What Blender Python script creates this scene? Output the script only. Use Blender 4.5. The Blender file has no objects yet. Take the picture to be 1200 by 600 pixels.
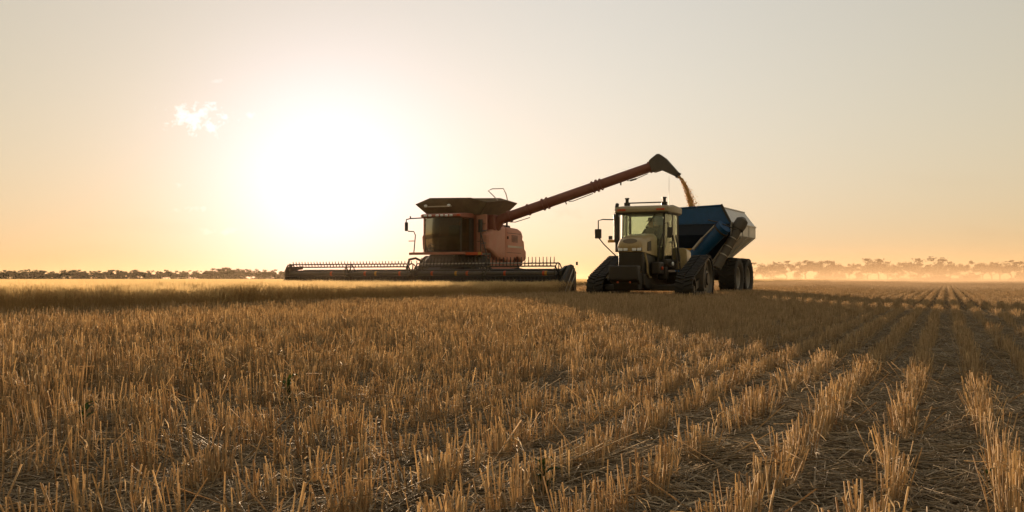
import bpy, math, random
import numpy as np
from mathutils import Vector, Matrix, Euler

# ------------------------------------------------------------------ camera, sky, sun, exposure
R = math.radians
sc = bpy.context.scene
col = sc.collection
CAM_H = 0.8
cam_d = bpy.data.cameras.new('camera')
cam = bpy.data.objects.new('camera', cam_d)
col.objects.link(cam)
cam.location = (0, 0, CAM_H)
cam.rotation_euler = (R(90), 0, 0)
cam_d.sensor_width = 36
cam_d.lens = 36.0                 # 1200 px focal length on a 1200 px frame
cam_d.shift_y = 27.0 / 1200
cam_d.clip_start = 0.05
cam_d.clip_end = 20000
sc.camera = cam

SUN_AZ, SUN_EL = R(-10.6), R(4.6)
sun_vec = Vector((math.sin(SUN_AZ) * math.cos(SUN_EL), math.cos(SUN_AZ) * math.cos(SUN_EL), math.sin(SUN_EL)))

world = bpy.data.worlds.new('World')
sc.world = world
world.use_nodes = True


def build_world():
    nt = world.node_tree
    N, Lk = nt.nodes, nt.links
    N.clear()
    out = N.new('ShaderNodeOutputWorld')
    bg = N.new('ShaderNodeBackground')
    sky = N.new('ShaderNodeTexSky')
    sky.sky_type = 'NISHITA'
    sky.sun_disc = False
    sky.sun_elevation = SUN_EL
    sky.sun_rotation = SUN_AZ
    sky.altitude = 50
    sky.air_density = 1.0
    sky.dust_density = 1.0
    sky.ozone_density = 1.0
    bg.inputs[1].default_value = SKY_S

    def math_(op, a, b=None, c=None, clamp=False):
        n = N.new('ShaderNodeMath')
        n.operation = op
        n.use_clamp = clamp
        for i, x in enumerate((a, b, c)):
            if x is None:
                continue
            if isinstance(x, (int, float)):
                n.inputs[i].default_value = x
            else:
                Lk.new(x, n.inputs[i])
        return n.outputs[0]

    def mixc(fac, a, b, blend='MIX'):
        n = N.new('ShaderNodeMix')
        n.data_type = 'RGBA'
        n.blend_type = blend
        n.clamp_result = False
        for s, x in ((n.inputs[0], fac), (n.inputs[6], a), (n.inputs[7], b)):
            if isinstance(x, (int, float)):
                s.default_value = x
            elif isinstance(x, tuple):
                s.default_value = (*x, 1)
            else:
                Lk.new(x, s)
        return n.outputs[2]

    tc = N.new('ShaderNodeTexCoord')
    nrm = N.new('ShaderNodeVectorMath')
    nrm.operation = 'NORMALIZE'
    Lk.new(tc.outputs['Generated'], nrm.inputs[0])
    d = nrm.outputs[0]
    sep = N.new('ShaderNodeSeparateXYZ')
    Lk.new(d, sep.inputs[0])
    # aureole of dusty air round the sun: falls off with the angle from the sun
    dot = N.new('ShaderNodeVectorMath')
    dot.operation = 'DOT_PRODUCT'
    Lk.new(d, dot.inputs[0])
    dot.inputs[1].default_value = sun_vec
    ang = math_('ARCCOSINE', math_('MINIMUM', dot.outputs['Value'], 0.999999))
    g1 = math_('EXPONENT', math_('MULTIPLY', math_('POWER', math_('DIVIDE', ang, R(6.6)), 2.0), -1.0))
    g2 = math_('EXPONENT', math_('DIVIDE', ang, -R(9.0)))
    dot2 = N.new('ShaderNodeVectorMath')
    dot2.operation = 'DOT_PRODUCT'
    Lk.new(d, dot2.inputs[0])
    dot2.inputs[1].default_value = (0.0, math.cos(R(4)), math.sin(R(4)))
    ang2 = math_('ARCCOSINE', math_('MINIMUM', dot2.outputs['Value'], 0.999999))
    g3 = math_('EXPONENT', math_('DIVIDE', ang2, -R(36.0)))
    c = mixc(g1, (0, 0, 0), AUREOLE[0])
    c = mixc(1.0, c, mixc(g2, (0, 0, 0), AUREOLE[1]), 'ADD')
    wide = mixc(g3, (0, 0, 0), AUREOLE[2])
    # dusty evening air: pale high up, thicker towards the horizon where it takes out the blue
    el = math_('ARCSINE', math_('MAXIMUM', sep.outputs[2], 0.0))
    hz = math_('EXPONENT', math_('DIVIDE', el, -R(18.0)))
    air = mixc(1.0, AIR_HIGH, mixc(hz, (0, 0, 0), AIR_LOW), 'ADD')
    skyc = mixc(1.0, sky.outputs[0], SKY_TINT, 'MULTIPLY')
    total = mixc(1.0, mixc(1.0, skyc, air, 'ADD'), wide, 'ADD')
    low = math_('EXPONENT', math_('DIVIDE', el, -R(4.2)))
    total = mixc(1.0, total, mixc(low, (1, 1, 1), (1.0, 0.65, 0.36)), 'MULTIPLY')
    total = mixc(1.0, total, c, 'ADD')
    # few small clouds, placed by direction on the dome
    y = math_('MAXIMUM', sep.outputs[1], 0.05)
    u = math_('DIVIDE', sep.outputs[0], y)
    v = math_('DIVIDE', sep.outputs[2], y)
    uv = N.new('ShaderNodeCombineXYZ')
    Lk.new(u, uv.inputs[0])
    Lk.new(v, uv.inputs[1])
    ns = N.new('ShaderNodeTexNoise')
    ns.inputs['Scale'].default_value = 85
    ns.inputs['Detail'].default_value = 7
    ns.inputs['Roughness'].default_value = 0.62
    Lk.new(uv.outputs[0], ns.inputs['Vector'])
    st = N.new('ShaderNodeVectorMath')
    st.operation = 'MULTIPLY'
    Lk.new(uv.outputs[0], st.inputs[0])
    st.inputs[1].default_value = (5.0, 26.0, 1)
    ns2 = N.new('ShaderNodeTexNoise')
    ns2.inputs['Scale'].default_value = 1.6
    ns2.inputs['Detail'].default_value = 6
    ns2.inputs['Roughness'].default_value = 0.6
    Lk.new(st.outputs[0], ns2.inputs['Vector'])

    def blob(cu, cv, ru, rv, amp, gain, noise):
        a = math_('POWER', math_('DIVIDE', math_('SUBTRACT', u, cu), ru), 2.0)
        b = math_('POWER', math_('DIVIDE', math_('SUBTRACT', v, cv), rv), 2.0)
        m = math_('SUBTRACT', 1.0, math_('ADD', a, b))
        m = math_('MAXIMUM', m, -1.0)
        m = math_('ADD', math_('MULTIPLY', m, 0.16), math_('SUBTRACT', noise, 0.58))
        m = math_('MULTIPLY', m, gain, clamp=True)
        front = math_('GREATER_THAN', sep.outputs[1], 0.05)
        return math_('MULTIPLY', math_('MULTIPLY', m, amp), front)

    P = lambda px, py: ((px - 600) / 1200, (327 - py) / 1200)
    n1, n2 = ns.outputs[0], ns2.outputs[0]
    bright = None
    for (px, py, rx, ry, amp, gain, no) in ((231, 139, 50, 22, .9, 6.0, n1), (296, 134, 12, 5, .3, 5, n1), (208, 217, 10, 4, .3, 5, n1),
                                            (226, 245, 28, 5, .3, 5, n1), (262, 271, 36, 5, .3, 5, n1), (254, 95, 9, 3, .25, 5, n1)):
        cu, cv = P(px, py)
        b = blob(cu, cv, rx / 1200, ry / 1200, amp, gain, no)
        bright = b if bright is None else math_('MAXIMUM', bright, b)
    dark = None
    for (px, py, rx, ry, amp, gain, no) in ((150, 262, 110, 14, .30, 3, n2), (40, 297, 150, 14, .25, 3, n2), (695, 262, 95, 16, .28, 3, n2),
                                            (655, 250, 34, 12, .28, 4, n1), (1165, 276, 70, 16, .30, 3, n2), (980, 300, 150, 10, .18, 3, n2), (430, 285, 150, 16, .15, 3, n2),
                                            (1060, 215, 160, 16, .12, 3, n2), (60, 215, 120, 12, .12, 3, n2)):
        cu, cv = P(px, py)
        b = blob(cu, cv, rx / 1200, ry / 1200, amp, gain, no)
        dark = b if dark is None else math_('MAXIMUM', dark, b)
    total = mixc(dark, total, mixc(1.0, total, (.86, .79, .74), 'MULTIPLY'))
    total = mixc(bright, total, mixc(1.0, total, (1.32, 1.42, 1.6), 'MULTIPLY'))
    Lk.new(total, bg.inputs[0])
    Lk.new(bg.outputs[0], out.inputs[0])


SKY_S = 0.15
EXPO = 1.15
_k = lambda *c: tuple(x / SKY_S / 2 ** EXPO for x in c)
AUREOLE = (_k(0.20, 0.27, 0.48), _k(0.42, 0.22, 0.15), _k(0.36, 0.43, 0.55))
AIR_HIGH = _k(0.25, 0.225, 0.19)
AIR_LOW = _k(0.38, 0.29, 0.04)
SKY_TINT = (0.025 / 2 ** EXPO,) * 3
build_world()

sun_d = bpy.data.lights.new('sun', 'SUN')
sun_d.energy = 5.0
sun_d.angle = R(0.6)
sun_d.color = (1.0, 0.71, 0.45)
sun = bpy.data.objects.new('sun', sun_d)
sun.rotation_euler = sun_vec.to_track_quat('Z', 'Y').to_euler()
sun.location = sun_vec * 300
col.objects.link(sun)

vs = sc.view_settings
vs.view_transform = 'Standard'
vs.look = 'None'
vs.exposure = EXPO
vs.gamma = 1.0
vs.use_curve_mapping = False
sc.render.engine = 'CYCLES'
sc.cycles.use_denoising = True
sc.cycles.max_bounces = 8
sc.cycles.transparent_max_bounces = 12
sc.cycles.volume_bounces = 0

random.seed(7)
rng = np.random.default_rng(7)

# ------------------------------------------------------------------ materials


def material(name, color, rough=0.6, metal=0.0, vary=0.12, scale=6.0, bump=0.0, bscale=40.0, dust=0.0, spec=0.5, coat=0.0,
             dustcol=(0.36, 0.27, 0.16)):
    m = bpy.data.materials.new(name)
    m.use_nodes = True
    nt = m.node_tree
    b = nt.nodes['Principled BSDF']
    b.inputs['Roughness'].default_value = rough
    b.inputs['Metallic'].default_value = metal
    b.inputs['Specular IOR Level'].default_value = spec
    b.inputs['Coat Weight'].default_value = coat
    tc = nt.nodes.new('ShaderNodeTexCoord')
    n = nt.nodes.new('ShaderNodeTexNoise')
    n.inputs['Scale'].default_value = scale
    n.inputs['Detail'].default_value = 6
    n.inputs['Roughness'].default_value = 0.6
    nt.links.new(tc.outputs['Object'], n.inputs['Vector'])
    r = nt.nodes.new('ShaderNodeValToRGB')
    r.color_ramp.elements[0].position = 0.3
    r.color_ramp.elements[1].position = 0.7
    lo = [max(0, x * (1 - vary)) for x in color]
    hi = [x * (1 + vary) for x in color]
    r.color_ramp.elements[0].color = (*lo, 1)
    r.color_ramp.elements[1].color = (*hi, 1)
    nt.links.new(n.outputs[0], r.inputs[0])
    cout = r.outputs[0]
    if dust > 0:
        n3 = nt.nodes.new('ShaderNodeTexNoise')
        n3.inputs['Scale'].default_value = 2.3
        n3.inputs['Detail'].default_value = 9
        n3.inputs['Roughness'].default_value = 0.7
        nt.links.new(tc.outputs['Object'], n3.inputs['Vector'])
        mr = nt.nodes.new('ShaderNodeMapRange')
        mr.inputs[1].default_value = 0.3
        mr.inputs[2].default_value = 0.75
        mr.inputs[3].default_value = dust * 0.35
        mr.inputs[4].default_value = min(1, dust * 1.4)
        nt.links.new(n3.outputs[0], mr.inputs[0])
        mx = nt.nodes.new('ShaderNodeMix')
        mx.data_type = 'RGBA'
        nt.links.new(mr.outputs[0], mx.inputs[0])
        nt.links.new(cout, mx.inputs[6])
        mx.inputs[7].default_value = (*dustcol, 1)
        cout = mx.outputs[2]
        ra = nt.nodes.new('ShaderNodeMath')
        ra.operation = 'MULTIPLY_ADD'
        nt.links.new(mr.outputs[0], ra.inputs[0])
        ra.inputs[1].default_value = 0.4
        ra.inputs[2].default_value = rough
        ra.use_clamp = True
        nt.links.new(ra.outputs[0], b.inputs['Roughness'])
    nt.links.new(cout, b.inputs['Base Color'])
    if bump > 0:
        n2 = nt.nodes.new('ShaderNodeTexNoise')
        n2.inputs['Scale'].default_value = bscale
        n2.inputs['Detail'].default_value = 5
        nt.links.new(tc.outputs['Object'], n2.inputs['Vector'])
        bp = nt.nodes.new('ShaderNodeBump')
        bp.inputs['Strength'].default_value = bump
        bp.inputs['Distance'].default_value = 0.02
        nt.links.new(n2.outputs[0], bp.inputs['Height'])
        nt.links.new(bp.outputs[0], b.inputs['Normal'])
    return m


def straw_material(name, dark, light, transl=0.35, rough=0.7):
    """dry straw: colour differs from stem to stem (attribute 'shade') and from clump to clump"""
    m = bpy.data.materials.new(name)
    m.use_nodes = True
    nt = m.node_tree
    b = nt.nodes['Principled BSDF']
    b.inputs['Roughness'].default_value = rough
    b.inputs['Specular IOR Level'].default_value = 0.15
    at = nt.nodes.new('ShaderNodeAttribute')
    at.attribute_name = 'shade'
    oi = nt.nodes.new('ShaderNodeObjectInfo')
    a = nt.nodes.new('ShaderNodeMath')
    a.operation = 'MULTIPLY_ADD'
    nt.links.new(oi.outputs['Random'], a.inputs[0])
    a.inputs[1].default_value = 0.35
    nt.links.new(at.outputs['Fac'], a.inputs[2])
    s = nt.nodes.new('ShaderNodeMath')
    s.operation = 'MULTIPLY'
    s.use_clamp = True
    nt.links.new(a.outputs[0], s.inputs[0])
    s.inputs[1].default_value = 0.74
    r = nt.nodes.new('ShaderNodeValToRGB')
    e = r.color_ramp.elements
    e[0].position, e[0].color = 0.0, (*dark, 1)
    e[1].position, e[1].color = 1.0, (*light, 1)
    nt.links.new(s.outputs[0], r.inputs[0])
    nt.links.new(r.outputs[0], b.inputs['Base Color'])
    t = nt.nodes.new('ShaderNodeBsdfTranslucent')
    nt.links.new(r.outputs[0], t.inputs[0])
    mx = nt.nodes.new('ShaderNodeMixShader')
    mx.inputs[0].default_value = transl
    nt.links.new(b.outputs[0], mx.inputs[1])
    nt.links.new(t.outputs[0], mx.inputs[2])
    nt.links.new(mx.outputs[0], nt.nodes['Material Output'].inputs[0])
    return m


def glass_material(name, tint=(0.84, 0.89, 0.80), gloss=0.08, thin=0.98, refl=0.7):
    m = bpy.data.materials.new(name)
    m.use_nodes = True
    nt = m.node_tree
    nt.nodes.remove(nt.nodes['Principled BSDF'])
    t = nt.nodes.new('ShaderNodeBsdfTransparent')
    t.inputs[0].default_value = (*tint, 1)
    g = nt.nodes.new('ShaderNodeBsdfGlossy')
    g.inputs['Roughness'].default_value = 0.05
    dsf = nt.nodes.new('ShaderNodeBsdfTranslucent')      # field dust on the pane
    dsf.inputs[0].default_value = (0.50, 0.46, 0.34, 1)
    no = nt.nodes.new('ShaderNodeTexNoise')
    no.inputs['Scale'].default_value = 4
    no.inputs['Detail'].default_value = 8
    mr = nt.nodes.new('ShaderNodeMapRange')
    mr.inputs[3].default_value = 0.0
    mr.inputs[4].default_value = 1 - thin
    nt.links.new(no.outputs[0], mr.inputs[0])
    fr = nt.nodes.new('ShaderNodeFresnel')
    fr.inputs[0].default_value = 1.5
    ad = nt.nodes.new('ShaderNodeMath')
    ad.operation = 'MULTIPLY_ADD'
    ad.use_clamp = True
    nt.links.new(fr.outputs[0], ad.inputs[0])
    ad.inputs[1].default_value = refl
    ad.inputs[2].default_value = gloss * 0.3
    m1 = nt.nodes.new('ShaderNodeMixShader')
    nt.links.new(ad.outputs[0], m1.inputs[0])
    nt.links.new(t.outputs[0], m1.inputs[1])
    nt.links.new(g.outputs[0], m1.inputs[2])
    m2 = nt.nodes.new('ShaderNodeMixShader')
    nt.links.new(mr.outputs[0], m2.inputs[0])
    nt.links.new(m1.outputs[0], m2.inputs[1])
    nt.links.new(dsf.outputs[0], m2.inputs[2])
    nt.links.new(m2.outputs[0], nt.nodes['Material Output'].inputs[0])
    return m


M = {}
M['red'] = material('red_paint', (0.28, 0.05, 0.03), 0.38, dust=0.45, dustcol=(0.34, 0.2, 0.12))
M['red_panel'] = material('faded_red_panel', (0.42, 0.12, 0.08), 0.42, dust=0.6, dustcol=(0.52, 0.33, 0.23))
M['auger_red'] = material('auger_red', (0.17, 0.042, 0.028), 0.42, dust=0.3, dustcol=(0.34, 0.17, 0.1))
M['black'] = material('black_plastic', (0.015, 0.014, 0.013), 0.5, dust=0.05)
M['dark'] = material('dark_steel', (0.016, 0.015, 0.014), 0.5, 0.3, dust=0.09)
M['greyrub'] = material('grey_rubber', (0.05, 0.05, 0.048), 0.6, dust=0.15)
M['olive'] = material('dark_tank_sheet', (0.075, 0.06, 0.04), 0.6, dust=0.35)
M['steel'] = material('bare_steel', (0.45, 0.43, 0.40), 0.4, 0.8, dust=0.35)
M['cream'] = material('cream_paint', (0.42, 0.32, 0.155), 0.30, dust=0.2, coat=0.2)
M['creamroof'] = material('cream_roof', (0.34, 0.28, 0.16), 0.45, dust=0.25)
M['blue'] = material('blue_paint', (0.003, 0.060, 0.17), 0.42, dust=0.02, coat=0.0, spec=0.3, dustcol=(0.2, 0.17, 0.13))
M['silver'] = material('silver_paint', (0.62, 0.62, 0.61), 0.42, 0.25, dust=0.15)
M['tyre'] = material('tyre_rubber', (0.012, 0.0115, 0.011), 0.75, dust=0.04, bump=0.3)
M['rimgrey'] = material('rim_grey', (0.30, 0.30, 0.30), 0.45, 0.3, dust=0.2)
M['rimdark'] = material('rim_dark', (0.12, 0.12, 0.12), 0.45, 0.4, dust=0.2)
M['amber'] = material('amber_lens', (0.50, 0.07, 0.01), 0.4, vary=0.05)
M['blue_shaded'] = material('blue_paint_shaded', (0.004, 0.018, 0.045), 0.5, dust=0.02, spec=0.25)  # cart blue darkened: shade on the lower front painted into the colour
M['yellow'] = material('yellow_band', (0.5, 0.25, 0.02), 0.5, vary=0.05)
M['lens'] = material('lamp_lens', (0.82, 0.88, 0.93), 0.12, vary=0.03)
M['glass'] = glass_material('cab_glass')
M['glass_dark'] = glass_material('combine_glass', (0.55, 0.5, 0.36), 0.05, 0.72, 0.45)
M['seat'] = material('seat_fabric', (0.03, 0.03, 0.035), 0.9)
M['cabin'] = material('cab_interior', (0.06, 0.05, 0.04), 0.8)
M['skin'] = material('skin', (0.45, 0.26, 0.17), 0.6, vary=0.05)
M['shirt'] = material('work_shirt', (0.05, 0.06, 0.07), 0.9)
M['hat'] = material('hat_felt', (0.04, 0.035, 0.03), 0.9)
M['grain'] = material('wheat_grain', (0.66, 0.42, 0.15), 0.6)
M['bark'] = material('bark', (0.16, 0.12, 0.085), 0.9, bump=0.5)
M['stubble'] = straw_material('stubble_straw', (0.33, 0.215, 0.115), (0.80, 0.63, 0.385), 0.55)
M['wheat'] = straw_material('ripe_wheat', (0.42, 0.28, 0.12), (0.76, 0.58, 0.30), 0.52)
M['litter'] = straw_material('loose_straw', (0.17, 0.125, 0.08), (0.60, 0.48, 0.32), 0.2)
M['leaf'] = straw_material('tree_leaf', (0.018, 0.020, 0.007), (0.050, 0.050, 0.016), 0.12)
M['weed'] = straw_material('weed_leaf', (0.035, 0.055, 0.012), (0.10, 0.14, 0.03), 0.35)

# ------------------------------------------------------------------ mesh helpers


class MB:
    def __init__(self):
        self.v, self.f = [], []

    def add(self, vs_, fs):
        o = len(self.v)
        self.v += [tuple(p) for p in vs_]
        self.f += [tuple(i + o for i in f) for f in fs]
        return self

    def hexa(self, p):          # p: 4 bottom (ccw) + 4 top
        return self.add(p, [(3, 2, 1, 0), (4, 5, 6, 7), (0, 1, 5, 4), (1, 2, 6, 5), (2, 3, 7, 6), (3, 0, 4, 7)])

    def box(self, x0, x1, y0, y1, z0, z1):
        x0, x1 = min(x0, x1), max(x0, x1)
        y0, y1 = min(y0, y1), max(y0, y1)
        return self.hexa([(x0, y0, z0), (x1, y0, z0), (x1, y1, z0), (x0, y1, z0), (x0, y0, z1), (x1, y0, z1), (x1, y1, z1), (x0, y1, z1)])

    def prism(self, pts, axis, a, b):
        """polygon extruded along an axis; pts are (y,z) for 'x', (x,z) for 'y', (x,y) for 'z'"""
        mk = {'x': lambda p, t: (t, p[0], p[1]), 'y': lambda p, t: (p[0], t, p[1]), 'z': lambda p, t: (p[0], p[1], t)}[axis]
        n = len(pts)
        vv = [mk(p, a) for p in pts] + [mk(p, b) for p in pts]
        ff = [tuple(range(n))[::-1], tuple(range(n, 2 * n))] + [(i, (i + 1) % n, n + (i + 1) % n, n + i) for i in range(n)]
        return self.add(vv, ff)

    def plate(self, quad, t):
        """flat or slightly bent polygon given thickness along its normal"""
        q = [Vector(p) for p in quad]
        nrm = Vector((0, 0, 0))
        for i in range(len(q)):
            a, b = q[i], q[(i + 1) % len(q)]
            nrm += a.cross(b)
        nrm.normalize()
        n = len(q)
        vv = [p for p in q] + [p + nrm * t for p in q]
        return self.add(vv, [tuple(range(n))[::-1], tuple(range(n, 2 * n))] + [(i, (i + 1) % n, n + (i + 1) % n, n + i) for i in range(n)])

    def tube(self, pts, r, n=6, caps=True):
        pts = [Vector(p) for p in pts]
        rs = r if isinstance(r, (list, tuple)) else [r] * len(pts)
        up = None
        rings = []
        for i, p in enumerate(pts):
            d = (pts[min(i + 1, len(pts) - 1)] - pts[max(i - 1, 0)]).normalized()
            if up is None:
                up = d.orthogonal().normalized()
            up = (up - d * up.dot(d))
            up = up.normalized() if up.length > 1e-6 else d.orthogonal().normalized()
            s = d.cross(up)
            rings.append([p + (up * math.cos(2 * math.pi * k / n) + s * math.sin(2 * math.pi * k / n)) * rs[i] for k in range(n)])
        vv = [q for rg in rings for q in rg]
        ff = []
        for i in range(len(pts) - 1):
            for k in range(n):
                a, b = i * n + k, i * n + (k + 1) % n
                ff.append((a, b, b + n, a + n))
        if caps:
            ff.append(tuple(range(n))[::-1])
            ff.append(tuple(range((len(pts) - 1) * n, len(pts) * n)))
        return self.add(vv, ff)

    def lathe_y(self, prof, c, n=32):
        """profile of (radius, y) turned about an axis along y through c"""
        vv, ff = [], []
        for (r, y) in prof:
            for k in range(n):
                a = 2 * math.pi * k / n
                vv.append((c[0] + r * math.cos(a), c[1] + y, c[2] + r * math.sin(a)))
        for i in range(len(prof) - 1):
            for k in range(n):
                a, b = i * n + k, i * n + (k + 1) % n
                ff.append((a, a + n, b + n, b))
        return self.add(vv, ff)

    def loft(self, secs):
        n = len(secs[0])
        vv = [p for s in secs for p in s]
        ff = [tuple(range(n))[::-1], tuple(range((len(secs) - 1) * n, len(secs) * n))]
        for i in range(len(secs) - 1):
            for k in range(n):
                a, b = i * n + k, i * n + (k + 1) % n
                ff.append((a, b, b + n, a + n))
        return self.add(vv, ff)

    def build(self, name, mat, parent=None, smooth=True, bevel=0.0, label=None, kind=None):
        me = bpy.data.meshes.new(name)
        me.from_pydata(self.v, [], self.f)
        me.validate()
        me.update()
        import bmesh
        bm = bmesh.new()
        bm.from_mesh(me)
        bmesh.ops.recalc_face_normals(bm, faces=bm.faces)
        bm.to_mesh(me)
        bm.free()
        if smooth:
            me.polygons.foreach_set('use_smooth', [True] * len(me.polygons))
            me.set_sharp_from_angle(angle=R(38))
        me.materials.append(M[mat] if isinstance(mat, str) else mat)
        o = bpy.data.objects.new(name, me)
        col.objects.link(o)
        if parent:
            o.parent = parent
        if bevel:
            b = o.modifiers.new('bevel', 'BEVEL')
            b.width = bevel
            b.segments = 2
            b.limit_method = 'ANGLE'
            b.angle_limit = R(35)
        if label:
            o['label'] = label
        if kind:
            o['kind'] = kind
        return o


def tag(o, label=None, cat=None, group=None, kind=None):
    for k, x in (('label', label), ('category', cat), ('group', group), ('kind', kind)):
        if x:
            o[k] = x
    return o


def empty(name, loc, rz=0.0):
    o = bpy.data.objects.new(name, None)
    col.objects.link(o)
    o.location = loc
    o.rotation_euler = (0, 0, rz)
    o.empty_display_size = 0.3
    return o


def copy_tree(o, parent=None):
    c = o.copy()
    col.objects.link(c)
    c.parent = parent
    for ch in o.children:
        copy_tree(ch, c)
    return c


def vnoise(x, y, seed=0):
    def h(i, j):
        n = (i.astype(np.int64) * 374761393 + j.astype(np.int64) * 668265263 + seed * 982451653) & 0x7fffffff
        n = ((n ^ (n >> 13)) * 1274126177) & 0x7fffffff
        return ((n ^ (n >> 16)) & 0xffff) / 65535.0
    xi, yi = np.floor(x), np.floor(y)
    fx, fy = x - xi, y - yi
    fx, fy = fx * fx * (3 - 2 * fx), fy * fy * (3 - 2 * fy)
    return (h(xi, yi) * (1 - fx) + h(xi + 1, yi) * fx) * (1 - fy) + (h(xi, yi + 1) * (1 - fx) + h(xi + 1, yi + 1) * fx) * fy


def fbm(x, y, seed=0, oct_=4):
    s, a, t = 0, 1.0, 0
    for k in range(oct_):
        s = s + a * vnoise(x * 2 ** k, y * 2 ** k, seed + k)
        t += a
        a *= 0.5
    return s / t


# ------------------------------------------------------------------ the paddock frame: rows run along HEAD
HEAD = R(23)
HDR = (-3.75, 41.2)                       # middle of the header on the ground
FW = np.array((-math.sin(HEAD), -math.cos(HEAD)))   # the way the machines drive
LW = np.array((math.cos(HEAD), -math.sin(HEAD)))
EDGE = 6.45                               # the cut edge of the standing crop (to the left of the header's middle)
ROW = 0.385


def to_st(X, Y):
    a, b = X - HDR[0], Y - HDR[1]
    return a * FW[0] + b * FW[1], a * LW[0] + b * LW[1]


def to_xy(s, t):
    return HDR[0] + s * FW[0] + t * LW[0], HDR[1] + s * FW[1] + t * LW[1]


# ------------------------------------------------------------------ ground


def build_ground():
    def axis(dense0, dense1, step, far0, far1):
        a = list(np.arange(dense0, dense1 + 1e-6, step))
        s, p = step, a[-1]
        while p < far1:
            s *= 1.35
            p += s
            a.append(min(p, far1))
        s, p = step, a[0]
        pre = []
        while p > far0:
            s *= 1.35
            p -= s
            pre.append(max(p, far0))
        return np.array(pre[::-1] + a)
    xs = axis(-5, 6.5, 0.05, -3000, 3000)
    ys = axis(1.5, 12, 0.05, -3000, 3000)
    X, Y = np.meshgrid(xs, ys)
    s, t = to_st(X, Y)
    near = np.clip(1 - np.maximum(np.abs(X - .7) - 5.5, 0) / 10, 0, 1) * np.clip(1 - np.maximum(np.abs(Y - 6.5) - 5, 0) / 10, 0, 1)
    z = (fbm(X * 6, Y * 6, 3, 4) - 0.5) * 0.05 + 0.018 * np.cos(2 * np.pi * t / ROW)
    Z = z * near - 0.012
    n, m = len(xs), len(ys)
    vv = np.stack([X.ravel(), Y.ravel(), Z.ravel()], 1)
    idx = np.arange(n * m).reshape(m, n)
    f = np.stack([idx[:-1, :-1].ravel(), idx[:-1, 1:].ravel(), idx[1:, 1:].ravel(), idx[1:, :-1].ravel()], 1)
    me = mesh_np('ground', vv, f)
    me.polygons.foreach_set('use_smooth', np.ones(len(f), bool))
    m_ = bpy.data.materials.new('paddock_soil')
    m_.use_nodes = True
    nt = m_.node_tree
    b = nt.nodes['Principled BSDF']
    b.inputs['Roughness'].default_value = 0.95
    b.inputs['Specular IOR Level'].default_value = 0.0
    tc = nt.nodes.new('ShaderNodeTexCoord')
    n1 = nt.nodes.new('ShaderNodeTexNoise')
    n1.inputs['Scale'].default_value = 9
    n1.inputs['Detail'].default_value = 9
    n1.inputs['Roughness'].default_value = 0.7
    nt.links.new(tc.outputs['Object'], n1.inputs['Vector'])
    r = nt.nodes.new('ShaderNodeValToRGB')
    e = r.color_ramp.elements
    e[0].position, e[0].color = 0.33, (0.034, 0.026, 0.018, 1)
    e[1].position, e[1].color = 0.7, (0.19, 0.152, 0.112, 1)
    nt.links.new(n1.outputs[0], r.inputs[0])
    # far off, the soil carries stubble too fine to build
    ln = nt.nodes.new('ShaderNodeVectorMath')
    ln.operation = 'LENGTH'
    nt.links.new(tc.outputs['Object'], ln.inputs[0])
    mr = nt.nodes.new('ShaderNodeMapRange')
    mr.inputs[1].default_value = 12
    mr.inputs[2].default_value = 120
    nt.links.new(ln.outputs['Value'], mr.inputs[0])
    n2 = nt.nodes.new('ShaderNodeTexNoise')
    n2.inputs['Scale'].default_value = 0.25
    n2.inputs['Detail'].default_value = 8
    nt.links.new(tc.outputs['Object'], n2.inputs['Vector'])
    r2 = nt.nodes.new('ShaderNodeValToRGB')
    e = r2.color_ramp.elements
    e[0].position, e[0].color = 0.3, (0.20, 0.14, 0.07, 1)
    e[1].position, e[1].color = 0.7, (0.36, 0.25, 0.12, 1)
    nt.links.new(n2.outputs[0], r2.inputs[0])
    mx = nt.nodes.new('ShaderNodeMix')
    mx.data_type = 'RGBA'
    nt.links.new(mr.outputs[0], mx.inputs[0])
    nt.links.new(r.outputs[0], mx.inputs[6])
    nt.links.new(r2.outputs[0], mx.inputs[7])
    nt.links.new(mx.outputs[2], b.inputs['Base Color'])
    bp = nt.nodes.new('ShaderNodeBump')
    bp.inputs['Strength'].default_value = 0.9
    bp.inputs['Distance'].default_value = 0.03
    n3 = nt.nodes.new('ShaderNodeTexNoise')
    n3.inputs['Scale'].default_value = 40
    n3.inputs['Detail'].default_value = 6
    nt.links.new(tc.outputs['Object'], n3.inputs['Vector'])
    nt.links.new(n3.outputs[0], bp.inputs['Height'])
    nt.links.new(bp.outputs[0], b.inputs['Normal'])
    me.materials.append(m_)
    o = bpy.data.objects.new('ground', me)
    col.objects.link(o)
    tag(o, 'dark dry soil of the flat wheat paddock', 'ground', kind='structure')


def mesh_np(name, vv, f, shade=None):
    """mesh from numpy arrays; f is (n,3) or (n,4)"""
    me = bpy.data.meshes.new(name)
    k = f.shape[1]
    me.vertices.add(len(vv))
    me.vertices.foreach_set('co', np.ascontiguousarray(vv, np.float32).ravel())
    me.loops.add(f.size)
    me.loops.foreach_set('vertex_index', np.ascontiguousarray(f, np.int32).ravel())
    me.polygons.add(len(f))
    me.polygons.foreach_set('loop_start', np.arange(0, f.size, k, dtype=np.int32))
    me.update(calc_edges=True)
    if shade is not None:
        a = me.attributes.new('shade', 'FLOAT', 'POINT')
        a.data.foreach_set('value', np.ascontiguousarray(shade, np.float32))
    return me


build_ground()

# ------------------------------------------------------------------ straw: stems, ears and blades as small real meshes


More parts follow.
